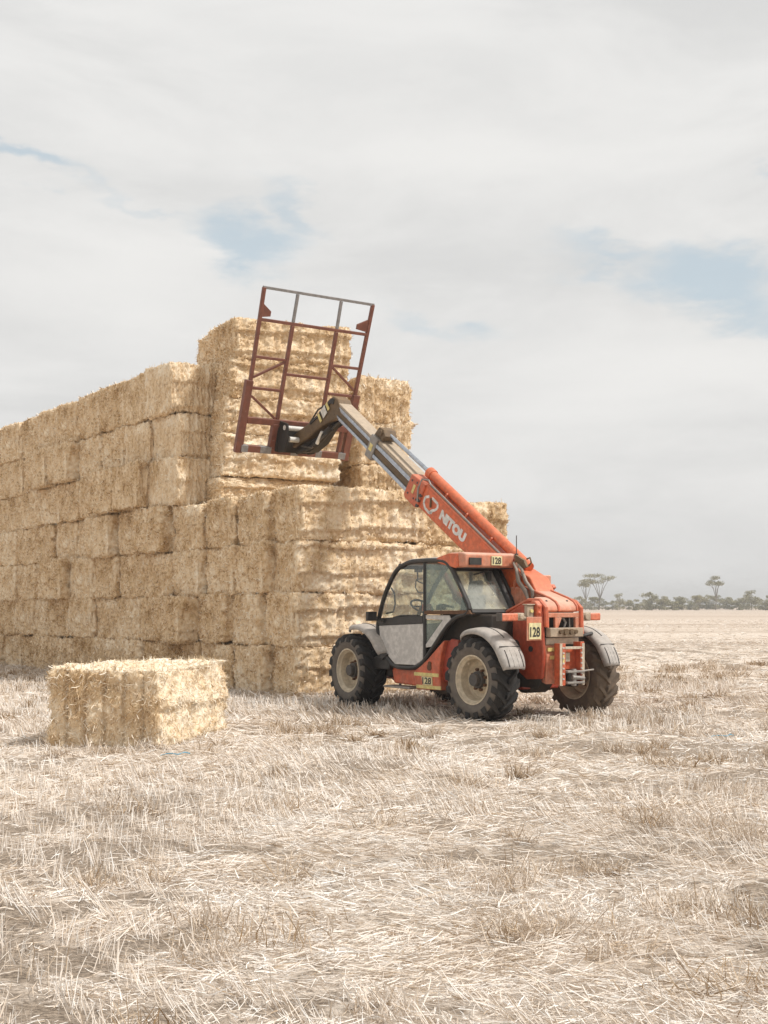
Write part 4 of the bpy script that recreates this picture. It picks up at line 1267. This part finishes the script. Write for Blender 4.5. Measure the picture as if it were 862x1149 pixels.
# hoses at the boom foot, lower boom ram, aerial
for k in range(5):
    y_ = .10 + .03 * (k % 3); o_ = k * .055
    b = MB(); b.tube([(.30 - o_ * .5, y_, 2.22 - o_ * .2), (.20 - o_ * .7, y_ + .05, 2.10), (.16 - o_, y_ + .06, 1.93), (.02 - o_, y_ + .06, 1.80), (-.06 - o_ * .5, y_ + .04, 1.66 - .01 * k), (-.02, y_ - .02, 1.56)], .02, 8); b.build('hydraulic_hose', 'hose_rubber', T_)
b = MB(); b.tube([(.20, .15, 2.20), (.15, .17, 2.08), (.08, .16, 2.02), (.22, .16, 1.94), (.28, .13, 1.80)], .018, 6); b.build('hydraulic_hose', 'faded_red_paint', T_)
b = MB(); b.prism([(.26, 2.20), (.24, 2.32), (.06, 2.24), (.0, 2.14), (.08, 2.12)], .09, .14); b.tube([(.0, .13, 2.25), (-.07, .13, 2.27), (-.10, .13, 2.20), (-.04, .13, 2.15)], .014, 6); b.build('valve_block', 'brown_steel', T_, bevel=.012)
b = MB(); b.tube([(.29, .10, 1.62), (.45, .10, 1.72)], .018, 8); b.tube([(.33, .12, 1.60), (.50, .12, 1.78)], .025, 8); b.build('gas_strut', 'chrome_rod', T_)
b = MB(); b.tube([(.29, .07, 2.14), (.29, .07, 2.34)], .026, 8); b.tube([(.29, .07, 2.30), (.29, .07, 2.60)], .007, 6); b.build('aerial', 'hub_steel', T_)
b = MB(); b.tube([(.62, -.09, 1.05), (1.9, -.09, 1.75)], .075, 12); b.tube([(1.9, -.09, 1.75), (2.35, -.09, 2.25)], .045, 10); b.build('lift_ram', 'dark_red_paint', T_)

# ------------------------------------------------------------------ bale frame carried on the boom
BFm = empty('bale_handling_frame', (ROOT.x, ROOT.y, 0), HEAD)
tag(BFm, 'rusty red steel bale frame of open bars tilted back on the boom', 'bale frame')
A0 = Vector((6.86, 1.06, 4.41)); ez = (Vector((5.88, 0, 7.17)) - Vector((6.86, 0, 4.41))); HL = ez.length; ez.normalize()
ey = Vector((0, -1, 0)); WF = 2.30; ex_ = ey.cross(ez)


def fp(w, v):
    return A0 + ey * (w * WF) + ez * (v * HL)


def bars(name, lst, mat='frame_paint'):
    for (w0, v0, w1, v1, wd_, dp) in lst:
        b = MB(); b.bar(fp(w0, v0), fp(w1, v1), wd_, dp, up=tuple(ex_)); b.build(name, mat, BFm, bevel=.006)


bars('side_post', [(.0, -.012, .0, .44, .14, .10), (1.0, -.012, 1.0, .42, .14, .10)])
bars('upper_post', [(.012, .44, .0, 1.0, .062, .062), (.99, .42, 1.0, 1.0, .062, .062)])
bars('base_beam', [(.03, .018, .97, .018, .12, .12)])
bars('cross_beam', [(.032, .195, .968, .195, .115, .10)])
bars('top_rail', [(-.01, 1.0, 1.01, 1.0, .05, .05)], 'frame_grey')
bars('upper_rail', [(.015, .81, .985, .81, .055, .055)])
bars('inner_post', [(.305, .215, .30, .80, .062, .062), (.715, .215, .705, .80, .062, .062)])
bars('post_extension', [(.30, .82, .30, .99, .05, .05), (.705, .82, .70, .99, .05, .05)], 'frame_grey')
bars('short_rail', [(.02, .585, .29, .585, .05, .05), (.02, .395, .29, .395, .05, .05), (.72, .59, .98, .59, .05, .05), (.73, .41, .96, .41, .05, .05), (.315, .50, .70, .50, .05, .05)])
bars('diagonal_brace', [(.29, .575, .03, .46, .042, .042), (.04, .345, .29, .215, .042, .042), (.725, .58, .97, .45, .042, .042)])
bars('lower_post', [(.30, .03, .30, .185, .15, .11), (.42, .03, .42, .185, .05, .10), (.60, .03, .60, .185, .08, .10), (.93, .03, .93, .185, .06, .09)])
b = MB(); P1 = [fp(.31, .03), fp(.44, .03), fp(.44, .185), fp(.31, .185)]
b.add([tuple(q + ex_ * .02) for q in P1] + [tuple(q + ex_ * .05) for q in P1], [(3, 2, 1, 0), (4, 5, 6, 7), (0, 1, 5, 4), (1, 2, 6, 5), (2, 3, 7, 6), (3, 0, 4, 7)]); b.build('hitch_plate', 'frame_paint', BFm, bevel=.006)
for sgn, w0, w1 in ((1, .015, .09), (-1, .985, .885)):
    b = MB(); P1 = [fp(w0, .825), fp(w1, .835), fp(w1, .865), fp(w0, .905)]
    b.add([tuple(q - ex_ * .02) for q in P1] + [tuple(q + ex_ * .02) for q in P1], [(3, 2, 1, 0), (4, 5, 6, 7), (0, 1, 5, 4), (1, 2, 6, 5), (2, 3, 7, 6), (3, 0, 4, 7)] if sgn > 0 else [(0, 1, 2, 3), (7, 6, 5, 4), (4, 5, 1, 0), (5, 6, 2, 1), (6, 7, 3, 2), (7, 4, 0, 3)]); b.build('gusset', 'frame_paint', BFm, bevel=.004)
for w_, wd2 in ((.045, .06), (.235, .10), (.50, .07), (.73, .06), (.955, .07)):
    b = MB(); b.bar(fp(w_ - wd2 / 2, .018), fp(w_ + wd2 / 2, .018), .126, .126, up=tuple(ex_)); b.build('worn_patch', 'frame_grey', BFm, bevel=.005)

# ------------------------------------------------------------------ scraps of blue twine on the field
for (px_, py_, lab) in ((196, 846, 'short scrap of blue baling twine beside the single bale'), (811, 823, 'scrap of blue baling twine lying right of the machine')):
    Y_ = 1430 * 1.55 / (py_ - 679); X_ = (px_ - 431) / 1430 * Y_
    pts = [(0, 0, .0), (.06, .03, .012), (.12, .0, .02), (.19, -.03, .012), (.25, .02, .03), (.30, .07, .01)]
    b = MB(); b.tube([(q[0] - .15, q[1], q[2]) for q in pts], .006, 5)
    o = b.build('baling_twine', 'blue_twine'); o.location = (X_, Y_, float(ground_h(np.array([X_]), np.array([Y_]))[0]) + .03); tag(o, lab, 'twine')

# ------------------------------------------------------------------ dusty air
m, t, o = material('haze_air')
pv = t.new('ShaderNodeVolumePrincipled', {'Color': (.93, .93, .93, 1), 'Density': .0008, 'Anisotropy': .2})
t.l.new(pv.outputs[0], o.inputs['Volume'])
b = MB(); b.box((-905, -305, -1.2), (905, 1405, 16))
hz = b.build('haze', 'haze_air'); hz.data.materials[0].cycles.homogeneous_volume = True if hasattr(hz.data.materials[0], 'cycles') and hasattr(hz.data.materials[0].cycles, 'homogeneous_volume') else None
tag(hz, 'thin dusty haze over the field', 'haze', kind='stuff')
